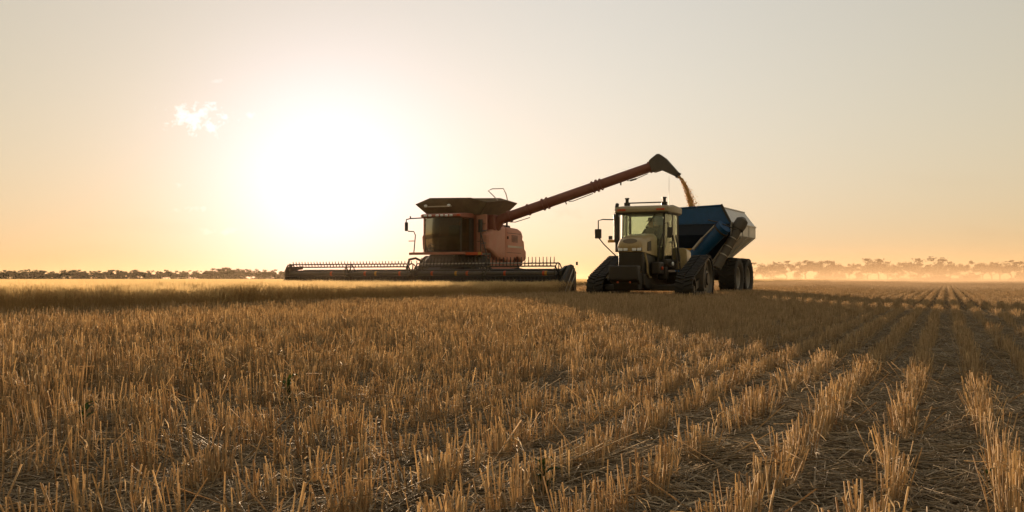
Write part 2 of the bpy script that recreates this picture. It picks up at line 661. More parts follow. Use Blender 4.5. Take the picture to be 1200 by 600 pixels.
class Straw:
    """collects stems (square prisms), blades (bent ribbons) and ears as quads"""
    def __init__(self):
        self.v, self.f, self.s = [], [], []

    def stem(self, p0, p1, r0, r1, shade, twist=0.0):
        d = (Vector(p1) - Vector(p0)).normalized()
        a = d.orthogonal().normalized()
        a = Matrix.Rotation(twist, 3, d) @ a
        b = d.cross(a)
        o = len(self.v)
        for p, r in ((p0, r0), (p1, r1)):
            for (i, j) in ((1, 0), (-.5, .866), (-.5, -.866)):
                self.v.append(Vector(p) + a * r * i + b * r * j)
                self.s.append(shade)
        for k in range(3):
            self.f.append((o + k, o + (k + 1) % 3, o + 3 + (k + 1) % 3, o + 3 + k))
        self.v.append(Vector(p1))
        self.s.append(shade + .15)
        self.f.append((o + 3, o + 4, o + 5, o + 6))

    def blade(self, pts, w, shade, side):
        o = len(self.v)
        n = len(pts)
        for i, p in enumerate(pts):
            k = w * (1 - 0.85 * i / (n - 1))
            self.v.append(Vector(p) - Vector(side) * k)
            self.v.append(Vector(p) + Vector(side) * k)
            self.s += [shade, shade]
        for i in range(n - 1):
            a = o + 2 * i
            self.f.append((a, a + 1, a + 3, a + 2))

    def ear(self, p, d, ln, r, shade):
        d = Vector(d).normalized()
        a = d.orthogonal().normalized()
        b = d.cross(a)
        for w in (a, b):
            o = len(self.v)
            for t, k in ((0, .35), (.2, 1.0), (.65, .9), (1, .15)):
                for i in (-1, 1):
                    self.v.append(Vector(p) + d * ln * t + w * (i * r * k))
                    self.s.append(shade)
            for q in range(3):
                self.f.append((o + 2 * q, o + 2 * q + 1, o + 2 * q + 3, o + 2 * q + 2))
        for k in range(5):      # awns
            w = (a * math.cos(k * 1.26) + b * math.sin(k * 1.26))
            e = Vector(p) + d * ln * (1.0 + .75) + w * ln * .35
            st = Vector(p) + d * ln * .5
            self.blade([st, e], .0016, shade + .2, a if k % 2 else b)

    def mesh(self, name, mat):
        me = mesh_np(name, np.array([tuple(p) for p in self.v]), np.array(self.f), np.array(self.s))
        me.materials.append(M[mat])
        return me


def stubble_clump(seed, length=0.34, n=34, h=0.29, fat=1.0, messy=1.0):
    rd = random.Random(seed)
    S = Straw()
    lean = (rd.gauss(0, .07), rd.gauss(0, .05))
    nt_ = rd.randint(5, 8)
    tillers = [(rd.uniform(-length / 2, length / 2), rd.gauss(0, .022)) for _ in range(nt_)]
    for i in range(n):
        tx, ty = rd.choice(tillers)
        x, y = tx + rd.gauss(0, .018), ty + rd.gauss(0, .016)
        hh = h * rd.uniform(.72, 1.08) * (rd.uniform(.35, .8) if rd.random() < .18 else 1)
        lx = lean[0] + rd.gauss(0, .075) * messy + (x - tx) * 2.5
        ly = lean[1] + rd.gauss(0, .075) * messy + (y - ty) * 2.5
        if rd.random() < .06 * messy:
            lx, ly = rd.gauss(0, .6), rd.gauss(0, .6)
        r = rd.uniform(.0016, .0031) * fat
        sh = min(1.1, max(0, rd.gauss(.5, .30)))
        p0, p1 = (x, y, -.03), (x + lx * hh, y + ly * hh, hh)
        if rd.random() < .10:       # snapped: the top hangs over
            k = rd.uniform(.5, .85)
            q = (x + lx * hh * k, y + ly * hh * k, hh * k)
            a = rd.uniform(0, 6.28)
            l = hh * rd.uniform(.3, .8)
            S.stem(p0, q, r * 1.2, r, sh, rd.uniform(0, 6))
            S.stem(q, (q[0] + l * .8 * math.cos(a), q[1] + l * .8 * math.sin(a), q[2] + l * rd.uniform(-.5, .35)), r, r * .8, sh, 0)
        else:
            S.stem(p0, p1, r * 1.2, r, sh, rd.uniform(0, 6))
        if rd.random() < .55:      # dry leaf hanging off the stem
            k = rd.uniform(.25, .85)
            a = rd.uniform(0, 6.28)
            q = Vector((x + lx * hh * k, y + ly * hh * k, hh * k))
            dv = Vector((math.cos(a), math.sin(a), 0))
            l = rd.uniform(.05, .13)
            up = rd.uniform(.0, .8)
            S.blade([q, q + dv * l * .4 + Vector((0, 0, l * .45 * up)), q + dv * l * .8 + Vector((0, 0, l * .2 * up - l * .15)), q + dv * l + Vector((0, 0, -l * rd.uniform(.2, .8)))],
                    rd.uniform(.0022, .0045) * fat, min(1, max(0, rd.gauss(.45, .25))), Vector((-dv.y, dv.x, rd.uniform(-.4, .4))))
    return S


def litter_patch(seed, size=0.6, n=80):
    rd = random.Random(seed)
    S = Straw()
    for i in range(n):
        x, y = rd.uniform(-.5, .5) * size, rd.uniform(-.5, .5) * size
        a = rd.uniform(0, 6.28)
        l = rd.uniform(.03, .22) if rd.random() < .8 else rd.uniform(.2, .4)
        dz = rd.gauss(0, .05) * l * 2
        z = rd.uniform(.004, .035)
        dx, dy = math.cos(a) * l / 2, math.sin(a) * l / 2
        r = rd.uniform(.0012, .0026)
        sh = min(1, max(0, rd.gauss(.5, .25)))
        if rd.random() < .5:
            S.stem((x - dx, y - dy, z - dz * .5), (x + dx, y + dy, z + dz * .5 + .004), r, r, sh)
        else:
            S.blade([(x - dx, y - dy, z), (x - dx * .2, y - dy * .2, z + rd.uniform(0, .025)), (x + dx, y + dy, z + .003)], r * 1.4, sh, (-math.sin(a), math.cos(a), rd.uniform(-.5, .5)))
    return S


def straw_bundle(seed, n=34):
    """long straws pushed over together, lying across each other"""
    rd = random.Random(seed)
    S = Straw()
    for i in range(n):
        a = rd.gauss(0, .22)
        l = rd.uniform(.18, .46)
        x, y, z = rd.gauss(0, .07), rd.gauss(0, .035), rd.uniform(.01, .07)
        dx, dy = math.cos(a) * l / 2, math.sin(a) * l / 2
        r = rd.uniform(.0016, .0028)
        up = abs(rd.gauss(0, .10)) * l
        S.stem((x - dx, y - dy, z * .4), (x + dx, y + dy, z + up), r, r * .9, min(1, max(0, rd.gauss(.55, .28))))
    return S


def wheat_patch(seed, size=0.5, n=85, h=0.63):
    rd = random.Random(seed)
    S = Straw()
    for i in range(n):
        x, y = rd.uniform(-.5, .5) * size, rd.uniform(-.5, .5) * size
        hh = h * rd.uniform(.82, 1.05)
        lx, ly = rd.gauss(.02, .07), rd.gauss(0, .07)
        sh = min(1, max(0, rd.gauss(.5, .2)))
        m = (x + lx * hh * .6, y + ly * hh * .6, hh * .62)
        p1 = (x + lx * hh * 1.3, y + ly * hh * 1.3, hh - .05)
        S.stem((x, y, 0), m, .0024, .0020, sh * .8)
        S.stem(m, p1, .0020, .0015, sh)
        d = Vector((lx * 3 + rd.gauss(0, .3), ly * 3 + rd.gauss(0, .3), 1.0))
        S.ear(p1, d, rd.uniform(.065, .09), rd.uniform(.0055, .0075), min(1, sh + .15))
        if rd.random() < .7:
            k = rd.uniform(.3, .8)
            a = rd.uniform(0, 6.28)
            dv = Vector((math.cos(a), math.sin(a), 0))
            q = Vector((x + lx * hh * k, y + ly * hh * k, hh * k))
            l = rd.uniform(.1, .2)
            S.blade([q, q + dv * l * .5 + Vector((0, 0, l * .4)), q + dv * l + Vector((0, 0, -l * .3))], .004, sh * .8, (-dv.y, dv.x, .2))
    return S


def instancer(name, variants, pts, vid, rot, scl, mat):
    """one 'stuff' object: points that carry clump meshes by geometry nodes"""
    src = bpy.data.collections.new(name + '_clumps')
    for i, S in enumerate(variants):
        me = S.mesh(f'{name}_clump_{i:02d}', mat)
        src.objects.link(bpy.data.objects.new(f'{name}_clump_{i:02d}', me))
    me = bpy.data.meshes.new(name)
    me.vertices.add(len(pts))
    me.vertices.foreach_set('co', np.ascontiguousarray(pts, np.float32).ravel())
    a = me.attributes.new('vid', 'INT', 'POINT')
    a.data.foreach_set('value', np.ascontiguousarray(vid, np.int32))
    a = me.attributes.new('rot', 'FLOAT_VECTOR', 'POINT')
    a.data.foreach_set('vector', np.ascontiguousarray(rot, np.float32).ravel())
    a = me.attributes.new('scl', 'FLOAT_VECTOR', 'POINT')
    a.data.foreach_set('vector', np.ascontiguousarray(scl, np.float32).ravel())
    o = bpy.data.objects.new(name, me)
    col.objects.link(o)
    ng = bpy.data.node_groups.new(name + '_scatter', 'GeometryNodeTree')
    ng.interface.new_socket('Geometry', in_out='INPUT', socket_type='NodeSocketGeometry')
    ng.interface.new_socket('Geometry', in_out='OUTPUT', socket_type='NodeSocketGeometry')
    gi = ng.nodes.new('NodeGroupInput')
    go = ng.nodes.new('NodeGroupOutput')
    ip = ng.nodes.new('GeometryNodeInstanceOnPoints')
    ci = ng.nodes.new('GeometryNodeCollectionInfo')
    ci.inputs['Collection'].default_value = src
    ci.inputs['Separate Children'].default_value = True
    ci.inputs['Reset Children'].default_value = True
    ip.inputs['Pick Instance'].default_value = True

    def attr(nm, ty):
        n = ng.nodes.new('GeometryNodeInputNamedAttribute')
        n.data_type = ty
        n.inputs['Name'].default_value = nm
        return n.outputs['Attribute']
    ng.links.new(gi.outputs[0], ip.inputs['Points'])
    ng.links.new(ci.outputs[0], ip.inputs['Instance'])
    ng.links.new(attr('vid', 'INT'), ip.inputs['Instance Index'])
    ng.links.new(attr('rot', 'FLOAT_VECTOR'), ip.inputs['Rotation'])
    ng.links.new(attr('scl', 'FLOAT_VECTOR'), ip.inputs['Scale'])
    ng.links.new(ip.outputs[0], go.inputs[0])
    md = o.modifiers.new('scatter', 'NODES')
    md.node_group = ng
    return o


def in_view(X, Y, pad=3.0):
    """ground a camera near the photograph's could look at"""
    return (Y > 1.2) & (np.abs(X) < 0.56 * Y + pad)


def tramline(t):
    """0 in the thick tall stubble, 1 where the drill rows are short and open"""
    return np.clip((t - 11.8) / 5.4, 0, 1)


def build_stubble():
    P, V, Rr, S = [], [], [], []
    row_az = math.atan2(FW[1], FW[0])
    NV = 20
    for (y0, y1, step, lscale) in ((0, 26, .22, 1.0), (26, 60, .30, 1.2), (60, 120, .55, 2.0), (120, 300, 1.3, 4.4)):
        rows = np.arange(-160, 260)
        smax = 320 if y1 > 120 else y1 + 70
        s = np.arange(-smax, 60, step)
        SS, RR_ = np.meshgrid(s, rows)
        SS = SS.ravel() + rng.uniform(-.5, .5, SS.size) * step
        RR_ = RR_.ravel()
        T = EDGE + .2 + RR_ * ROW
        X, Y = to_xy(SS, T)
        ok = in_view(X, Y) & (Y >= y0) & (Y < y1)
        inside_crop = (T < EDGE + .1) & ((SS > -.6) | (T < -6.5))
        ok &= ~inside_crop
        X, Y, T, SS, RR_ = X[ok], Y[ok], T[ok], SS[ok], RR_[ok]
        tr = tramline(T)
        # gaps along a row, wider where the stand is thin
        gap = fbm(SS * 1.6 + RR_ * 7.13, RR_ * 3.7, 11, 3)
        keep = gap > (.25 + .05 * tr)
        # the wheel lane to the right is nearly bare
        bare = (T > 20.1) & (T < 20.7)
        keep &= ~(bare & (rng.random(len(T)) < .45))
        X, Y, T, SS, RR_, tr = X[keep], Y[keep], T[keep], SS[keep], RR_[keep], tr[keep]
        # where the stand is thick, tillers fill the space between the rows too
        fill = np.where((tr < .6) & (Y < 40) & (rng.random(len(X)) < .75 * (1 - tr / .6)))[0]
        off = rng.uniform(.3, .7, len(fill)) * ROW
        X = np.concatenate([X, X[fill] + LW[0] * off])
        Y = np.concatenate([Y, Y[fill] + LW[1] * off])
        T, SS, RR_, tr = (np.concatenate([q, q[fill]]) for q in (T, SS, RR_, tr))
        n = len(X)
        wob = (fbm(SS * .7, RR_ * 5.1, 21, 2) - .5) * .06
        X = X + LW[0] * (wob + rng.normal(0, .014 + .03 * (1 - tr), n))
        Y = Y + LW[1] * (wob + rng.normal(0, .014 + .03 * (1 - tr), n))
        hz = (1.26 - .58 * tr ** 1.2) * (0.86 + .28 * fbm(SS * .8, T * 1.7, 31, 3)) * rng.uniform(.86, 1.1, n)
        flip = rng.integers(0, 2, n) * math.pi
        lean = fbm(SS * .9 + 50, T * 2.0, 41, 2) - .5
        rot = np.stack([rng.normal(0, .045, n) + lean * .3, rng.normal(0, .045, n), row_az + flip + rng.normal(0, .12, n)], 1)
        wx = rng.uniform(.8, 1.2, n) * lscale
        scl = np.stack([wx, rng.uniform(.8, 1.3, n) * (1 + .40 * (1 - tr)) * (1 if lscale < 2 else lscale * .45), hz], 1)
        P.append(np.stack([X, Y, np.full(n, -.012)], 1))
        V.append(rng.integers(0, NV, n))
        Rr.append(rot)
        S.append(scl)
    P, V, Rr, S = map(np.concatenate, (P, V, Rr, S))
    vs_ = [stubble_clump(100 + i, n=[22, 30, 38][i % 3]) for i in range(NV)]
    o = instancer('stubble', vs_, P, V, Rr, S, 'stubble')
    tag(o, 'cut golden wheat stubble standing in drill rows across the paddock', 'stubble', kind='stuff')
    return len(P)


def build_litter():
    n = 15000
    Y = 1.5 + 24 * rng.random(n) ** .8
    X = (rng.random(n) * 2 - 1) * (.58 * Y + 1.5)
    s, t = to_st(X, Y)
    ok = (t > EDGE + .3) & (rng.random(n) < .04 + .96 * tramline(t) ** 1.7)
    X, Y = X[ok], Y[ok]
    n = len(X)
    rot = np.stack([rng.normal(0, .04, n), rng.normal(0, .04, n), rng.uniform(0, 6.28, n)], 1)
    sc_ = rng.uniform(.8, 1.3, n)
    P, V, S = np.stack([X, Y, np.full(n, .002)], 1), rng.integers(0, 8, n), np.stack([sc_, sc_, sc_], 1)
    # straw bundles knocked flat between the rows
    B = [(.02, 3.95, .5), (.20, 4.05, .55), (.42, 4.2, .35), (.62, 3.9, .6), (.33, 3.75, .2), (-1.3, 4.4, 2.6), (1.6, 4.3, -.5), (2.2, 5.1, .3), (1.25, 5.6, .9), (2.75, 5.6, -.2)]
    for k in range(60):
        yy = rng.uniform(4.2, 13)
        B.append((rng.uniform(-.45, .6) * yy, yy, rng.uniform(0, 6.28)))
    b = np.array(B)
    _, tb = to_st(b[:, 0], b[:, 1])
    b = b[(tb > 15.5) | (np.arange(len(b)) < 10)]
    P = np.concatenate([P, np.stack([b[:, 0], b[:, 1], np.full(len(b), .01)], 1)])
    V = np.concatenate([V, 8 + rng.integers(0, 4, len(b))])
    rot = np.concatenate([rot, np.stack([np.zeros(len(b)), np.zeros(len(b)), b[:, 2]], 1)])
    S = np.concatenate([S, np.ones((len(b), 3)) * rng.uniform(.8, 1.15, (len(b), 1))])
    o = instancer('loose_straw', [litter_patch(300 + i) for i in range(8)] + [straw_bundle(340 + i) for i in range(4)], P, V, rot, S, 'litter')
    tag(o, 'broken loose straw lying on the soil between the stubble rows', 'straw', kind='stuff')


def build_wheat():
    P, S = [], []
    for (y0, y1, step, k) in ((0, 70, .42, 1.0), (70, 140, .9, 2.0), (140, 420, 2.6, 5.0)):
        a = np.arange(-420 if y1 > 140 else -130, 45, step)
        b = np.arange(-420 if y1 > 140 else -110, EDGE, step)
        A, B = np.meshgrid(a, b)
        A = A.ravel() + rng.uniform(-.3, .3, A.size) * step
        B = B.ravel() + rng.uniform(-.3, .3, B.size) * step
        B = np.minimum(B, EDGE - .12 * rng.random(B.size))
        X, Y = to_xy(A, B)
        ok = in_view(X, Y) & (Y >= y0) & (Y < y1) & ((A > .15) | (B < -6.6))
        X, Y, A, B = X[ok], Y[ok], A[ok], B[ok]
        n = len(X)
        h = (.9 + .2 * fbm(X * .5, Y * .5, 61, 3)) * rng.uniform(.94, 1.06, n)
        P.append(np.stack([X, Y, np.full(n, -.012)], 1))
        S.append(np.stack([np.full(n, k), np.full(n, k), h], 1))
    P, S = np.concatenate(P), np.concatenate(S)
    n = len(P)
    rot = np.stack([rng.normal(0, .03, n), rng.normal(0, .03, n), rng.uniform(0, 6.28, n)], 1)
    o = instancer('standing_wheat', [wheat_patch(500 + i) for i in range(10)], P, rng.integers(0, 10, n), rot, S, 'wheat')
    tag(o, 'ripe standing wheat crop on the left waiting to be cut', 'wheat', kind='stuff')
    return n


n_st = build_stubble()
build_litter()
n_wh = build_wheat()
print('instances', n_st, n_wh)

# ------------------------------------------------------------------ wheels


def tyre(name, parent, c, r, w, rim_r, lugs=22, side=1, lug_h=0.05, rim_mat='rimgrey', dual=False):
    """tyre with angled lugs; rim dish and hub as its children. side: +1 when the outer face looks to +y"""
    hw = w / 2
    prof = [(rim_r, -hw * .72), (rim_r + (r - rim_r) * .25, -hw * .96), (r - (r - rim_r) * .3, -hw), (r - .03, -hw * .88), (r - lug_h, -hw * .8), (r - lug_h, hw * .8),
            (r - .03, hw * .88), (r - (r - rim_r) * .3, hw), (rim_r + (r - rim_r) * .25, hw * .96), (rim_r, hw * .72)]
    t = MB().lathe_y(prof, c, 40).build(name, 'tyre', parent)
    m = MB()
    for k in range(lugs):
        for sd in (-1, 1):
            a0 = 2 * math.pi * (k + (.25 if sd > 0 else -.25)) / lugs
            pts = []
            for rr in (r - lug_h - .01, r):
                for (yy, da) in ((.02, .0), (.02, .085), (hw * .97, .235), (hw * .97, .15)):
                    aa = a0 + da * (1.0 if r > .7 else 1.3)
                    rq = rr - (.035 if yy > .1 else 0)
                    pts.append((c[0] + rq * math.cos(aa), c[1] + sd * yy, c[2] + rq * math.sin(aa)))
            m.hexa(pts)
    m.build('tread_lugs', 'tyre', t, smooth=False, kind='stuff')
    d = MB()
    s = side
    d.lathe_y([(rim_r + .012, s * hw * .74), (rim_r - .03, s * hw * .70), (rim_r - .06, s * hw * .35), (rim_r * .62, s * hw * .12), (rim_r * .55, s * hw * .30), (rim_r * .3, s * hw * .32), (0.001, s * hw * .34)], c, 28)
    d.lathe_y([(rim_r + .01, -s * hw * .74), (rim_r - .05, -s * hw * .6), (rim_r * .5, -s * hw * .3), (.001, -s * hw * .3)], c, 20)
    rim = d.build('rim', rim_mat, t)
    b = MB()
    for k in range(8):
        a = k * math.pi / 4
        x, z = c[0] + rim_r * .42 * math.cos(a), c[2] + rim_r * .42 * math.sin(a)
        b.tube([(x, c[1] + s * hw * .28, z), (x, c[1] + s * hw * .38, z)], rim_r * .045, 6)
    b.tube([(c[0], c[1] + s * hw * .3, c[2]), (c[0], c[1] + s * hw * .5, c[2])], rim_r * .2, 12)
    b.build('hub', 'dark', t)
    return t


# ------------------------------------------------------------------ combine harvester


def build_combine():
    root = empty('combine_harvester', (HDR[0], HDR[1], 0), -math.pi / 2 - HEAD)
    tag(root, 'dusty red combine harvester with wide black front and raised unloading auger', 'combine harvester')
    O = -0.22                       # body sits a little to the right of the header's middle

    # ---- body
    b = MB()
    b.prism([(-3.95, 1.55), (-3.95, 3.62), (-5.6, 3.62), (-6.3, 3.05), (-7.9, 2.95), (-8.3, 2.4), (-8.3, 1.45), (-6.0, 1.05), (-4.2, 1.1)], 'y', O - 1.32, O + 1.32)
    b.build('body', 'red', root, bevel=.04)
    # front wall panels beside the cab, with their seams
    for y0, y1 in ((O - 1.62, O - .80), (O + .98, O + 1.46)):
        p = MB().box(-3.93, -3.86, y0, y1, 1.98, 3.60).build('front_panel', 'red_panel', root, bevel=.015)
        for z in (2.42, 2.86, 3.18):
            MB().box(-3.858, -3.848, y0 + .04, y1 - .04, z, z + .022).build('seam', 'dark', p, smooth=False)
    # the rounded rear side panels
    for sd in (1, -1):
        yo = O + sd * 1.62
        front = [(-3.66, 2.72), (-4.0, 2.86), (-4.75, 3.10), (-5.62, 3.14), (-5.62, 1.72), (-4.95, 1.66), (-4.2, 1.95), (-3.72, 2.1)]
        rear = [(-5.66, 3.14), (-7.1, 3.12), (-7.5, 3.02), (-7.62, 2.86), (-7.58, 2.66), (-7.8, 2.58), (-7.86, 2.2), (-8.05, 2.08), (-8.08, 1.72), (-7.8, 1.60),
                (-7.45, 1.60), (-7.2, 1.76), (-6.9, 1.80), (-6.6, 1.70), (-6.3, 1.55), (-5.66, 1.64)]
        for pts in (front, rear):
            m = MB()
            n = len(pts)
            cx = sum(p[0] for p in pts) / n
            cz = sum(p[1] for p in pts) / n
            inset = [((x - cx) * .9 + cx, (z - cz) * .86 + cz) for x, z in pts]
            vv = [(x, O + sd * 1.34, z) for x, z in pts] + [(x, yo - sd * .07, z) for x, z in pts] + [(x, yo, z) for x, z in inset]
            ff = [tuple(range(n)), tuple(range(2 * n, 3 * n))]
            for k in range(n):
                j = (k + 1) % n
                ff += [(k, j, n + j, n + k), (n + k, n + j, 2 * n + j, 2 * n + k)]
            m.add(vv, ff)
            pn = m.build('side_panel', 'red_panel', root, bevel=.03)
            if pts is rear:
                for zz in (2.86, 1.98):
                    MB().box(-7.35, -5.75, yo - sd * .012, yo + sd * .004, zz, zz + .02).build('panel_seam', 'dark', pn)
                for kk in range(6):
                    MB().box(-6.95, -6.25, yo - sd * .01, yo + sd * .014, 2.48 + kk * .055, 2.505 + kk * .055).build('louvre', 'dark', pn)
                MB().box(-5.86, -5.78, yo - sd * .01, yo + sd * .03, 2.6, 2.72).build('latch', 'black', pn)
                MB().prism([(-5.8, 2.32), (-7.5, 2.30), (-7.6, 2.22), (-5.8, 2.22)], 'y', yo - sd * .01, yo + sd * .012).build('panel_stripe', 'steel', pn)
    # underside, axles
    MB().prism([(-3.4, 1.0), (-3.4, 1.9), (-4.4, 1.9), (-8.0, 1.5), (-8.0, 1.1), (-4.4, .85)], 'y', O - .75, O + .75).build('chassis', 'dark', root, bevel=.03)
    MB().tube([(-3.75, O - 1.2, .93), (-3.75, O + 1.2, .93)], .18, 10).build('front_axle', 'dark', root)
    MB().tube([(-7.45, O - 1.5, .7), (-7.45, O + 1.5, .7)], .12, 10).build('rear_axle', 'dark', root)
    for sd in (1, -1):
        tyre('front_tyre', root, (-3.75, O + sd * 1.10, .93), .93, .60, .46, 20, sd, rim_mat='steel')
        tyre('rear_tyre', root, (-7.45, O + sd * 1.45, .66), .66, .5, .33, 18, sd, rim_mat='steel')
    # engine deck and chopper behind
    MB().box(-7.6, -6.0, O - 1.0, O + 1.0, 2.95, 3.3).build('engine_deck', 'dark', root, bevel=.05)
    m = MB()
    m.tube([(-6.9, O + 1.1, 3.1), (-6.9, O + 1.1, 3.45), (-7.05, O + 1.1, 3.62)], .045, 8)
    m.tube([(-6.2, O + 1.2, 3.1), (-6.2, O + 1.2, 3.42), (-6.75, O + 1.2, 3.42), (-6.75, O + 1.2, 3.1)], .02, 6)
    m.build('deck_handrail', 'dark', root)
    MB().prism([(-8.0, 1.2), (-8.0, 2.3), (-8.75, 1.9), (-9.0, 1.25), (-8.8, 1.0)], 'y', O - .9, O + .9).build('straw_chopper', 'dark', root, bevel=.04)

    # ---- grain tank with its folded-out sides
    base = [(-3.75, O - 1.25, 3.60), (-3.75, O + 1.18, 3.60), (-6.15, O + 1.18, 3.60), (-6.15, O - 1.25, 3.60)]
    top = [(-3.35, O - 1.72, 4.10), (-3.35, O + .95, 4.30), (-3.5, O + 1.62, 4.12), (-6.5, O + 1.78, 4.26), (-6.6, O + .9, 4.52), (-6.6, O - 1.3, 4.58), (-6.5, O - 1.85, 4.38)]
    panels = [[base[0], base[1], top[2], top[1], (-3.3, O - 1.0, 4.34), top[0]], [base[1], base[2], top[3], (-5.0, O + 1.80, 4.30), top[2]],
              [base[2], base[3], top[6], top[5], top[4], top[3]], [base[3], base[0], top[0], (-5.0, O - 1.95, 4.32), top[6]]]
    for q in panels:
        MB().plate(q, .035).build('tank_panel', 'olive', root, smooth=False)
    MB().box(-6.1, -3.8, O - 1.2, O + 1.15, 3.55, 3.66).build('tank_rim', 'red', root)
    m = MB()
    m.box(-3.33, -3.25, O - 1.25, O + .05, 3.93, 3.98)
    bar = m.build('lamp_bar', 'steel', root)
    for y in (O - 1.18, O - .05):
        MB().lathe_y([(.001, -.07), (.05, -.06), (.065, 0), (.05, .06), (.001, .07)], (-3.24, y, 3.99), 12).build('work_lamp', 'lens', bar)
    heap = MB()
    n = 20
    vv = [(-4.95, O - .03, 4.12)]
    for j, (k, z) in enumerate(((.35, 4.05), (.7, 3.92), (1.0, 3.74))):
        for i in range(n):
            a = 2 * math.pi * i / n
            vv.append((-4.95 + 1.1 * k * math.cos(a), O - .03 + 1.12 * k * math.sin(a), z))
    ff = [(0, 1 + i, 1 + (i + 1) % n) for i in range(n)]
    for j in range(2):
        for i in range(n):
            a, c = 1 + j * n + i, 1 + j * n + (i + 1) % n
            ff.append((a, a + n, c + n, c))
    heap.add(vv, ff).build('grain_heap', 'grain', root)
    MB().tube([(-5.6, O + 1.35, 4.2), (-5.6, O + 1.0, 4.55), (-5.6, O + .75, 4.78), (-5.6, O + .95, 4.86), (-5.6, O + 1.5, 4.85), (-5.6, O + 1.62, 4.62), (-5.6, O + 1.72, 4.25)], .022, 6).build('tank_hoop', 'steel', root)

    # ---- cab
    cf, cr = -2.62, -3.86           # front, rear
    y0, y1 = O - .86, O + .82
    z0, z1 = 1.98, 3.44
    MB().prism([(cf - .05, 1.86), (cf + .1, 1.98), (cr, 1.98), (cr, 1.80)], 'y', y0, y1).build('cab_floor', 'dark', root, bevel=.03)
    nose = MB()
    nose.prism([(cf - .1, 1.9), (-3.2, 1.9), (-3.2, 1.5), (-2.95, 1.45)], 'y', O - .75, O + .75)
    nose.build('cab_underside', 'black', root, bevel=.05)
    for y in (y0, y1):
        MB().tube([(cf, y, z0), (cf - .06, y, (z0 + z1) / 2), (cf - .02, y, z1)], .035, 8).build('cab_pillar', 'black', root)
        MB().tube([(cr + .38, y, z0), (cr + .36, y, z1)], .05, 8).build('cab_pillar', 'black', root)
        MB().box(cr, cr + .3, y - .03, y + .03, z0, z1).build('cab_rear_side', 'black', root)
    # curved windshield
    m = MB()
    n = 9
    vv, ff = [], []
    for th in (0, .012):
        for j, (z, dx) in enumerate(((z0, -.06), (2.4, .03), (2.9, .05), (z1, .0))):
            for i in range(n):
                u = i / (n - 1)
                vv.append((cf + dx + .20 * math.sin(math.pi * u) ** .8 - th, y0 + .03 + (y1 - y0 - .06) * u, z))
    for j in range(3):
        for i in range(n - 1):
            a = j * n + i
            ff.append((a, a + 1, a + n + 1, a + n))
    ff += [tuple(q + 4 * n for q in f[::-1]) for f in ff]
    m.add(vv, ff).build('windshield', 'glass_dark', root)
    for y in (y0, y1):
        MB().plate([(cf - .06, y, z0 + .05), (cr + .36, y, z0 + .05), (cr + .36, y, z1 - .05), (cf - .04, y, z1 - .05)], .012).build('side_window', 'glass_dark', root, smooth=False)
    MB().box(cr - .02, cr + .02, y0, y1, z0, 2.7).build('cab_rear_wall', 'cabin', root)
    # roof and visor with lamps
    rf = MB().prism([(cf + .28, 3.46), (cf + .24, 3.56), (cf - .2, 3.62), (cr, 3.64), (cr, 3.44), (cf + .1, 3.42)], 'y', y0 - .1, y1 + .1).build('cab_roof', 'red', root, bevel=.03)
    for k in range(6):
        y = O - .72 + k * .22 + (.12 if k > 1 else 0)
        MB().lathe_y([(.001, -.075), (.045, -.06), (.05, 0), (.045, .06), (.001, .075)], (cf + .27, y, 3.50), 10).build('headlight', 'lens', rf)
    MB().box(cf + .22, cf + .30, y1 - .04, y1 + .10, 3.46, 3.54).build('marker_light', 'amber', rf)
    # inside: seat, console, wheel
    s = MB()
    s.box(-3.65, -3.15, O - .28, O + .28, 2.35, 2.48)
    s.prism([(-3.75, 2.45), (-3.6, 2.45), (-3.66, 3.15), (-3.8, 3.15)], 'y', O - .27, O + .27)
    s.box(-3.55, -3.25, O - .18, O + .18, 1.98, 2.36)
    s.build('operator_seat', 'seat', root, bevel=.04)
    s = MB().tube([(-2.78, O, 1.98), (-2.98, O, 2.62)], .05, 8)
    ring = [(-2.98 - .05 * math.sin(a), O + .2 * math.cos(a), 2.64 + .2 * math.sin(a)) for a in np.linspace(0, 2 * math.pi, 17)]
    s.tube(ring, .018, 6, caps=False)
    s.build('steering_wheel', 'black', root)
    s = MB()
    s.box(-3.05, -2.98, O + .42, O + .66, 2.32, 2.54)
    s.tube([(-3.03, O + .54, 1.98), (-3.03, O + .54, 2.4)], .025, 6)
    s.build('monitor', 'greyrub', root)

    # ---- platform, rails, ladder, mirror
    MB().box(-3.9, -3.0, O + .88, O + 1.62, 1.84, 1.92).build('platform', 'dark', root)
    MB().box(-2.62, -2.52, O - 1.62, O + 1.05, 1.84, 1.95).build('front_beam', 'red', root, bevel=.02)
    MB().box(-3.0, -2.9, O + .9, O + 1.66, 1.82, 1.94).build('side_beam', 'amber', root, bevel=.02, label='orange red beam under the cab door')
    MB().box(-2.96, -2.885, O + 1.5, O + 1.64, 1.83, 1.95).build('reflector', 'yellow', root)
    m = MB()
    m.tube([(-3.0, O + 1.58, 1.9), (-3.0, O + 1.58, 2.75), (-3.05, O + 1.6, 2.84), (-3.5, O + 1.66, 2.90)], .022, 6)
    m.tube([(-3.0, O + 1.58, 2.75), (-2.75, O + 1.95, 1.9), (-2.6, O + 2.1, 1.1)], .022, 6)
    m.tube([(-3.0, O + 1.58, 2.3), (-3.5, O + 1.58, 2.35)], .018, 6)
    m.build('handrail', 'dark', root)
    m = MB()
    for y in (O + 1.62, O + 2.02):
        m.tube([(-3.0, y, 1.88), (-2.55, y + .1, .55)], .028, 6)
    for k in range(5):
        u = (k + .5) / 5
        m.box(-3.0 + .45 * u - .08, -3.0 + .45 * u + .08, O + 1.62 + .1 * u, O + 2.02 + .1 * u, 1.86 - 1.33 * u, 1.90 - 1.33 * u)
    m.build('ladder', 'dark', root, smooth=False)
    m = MB()
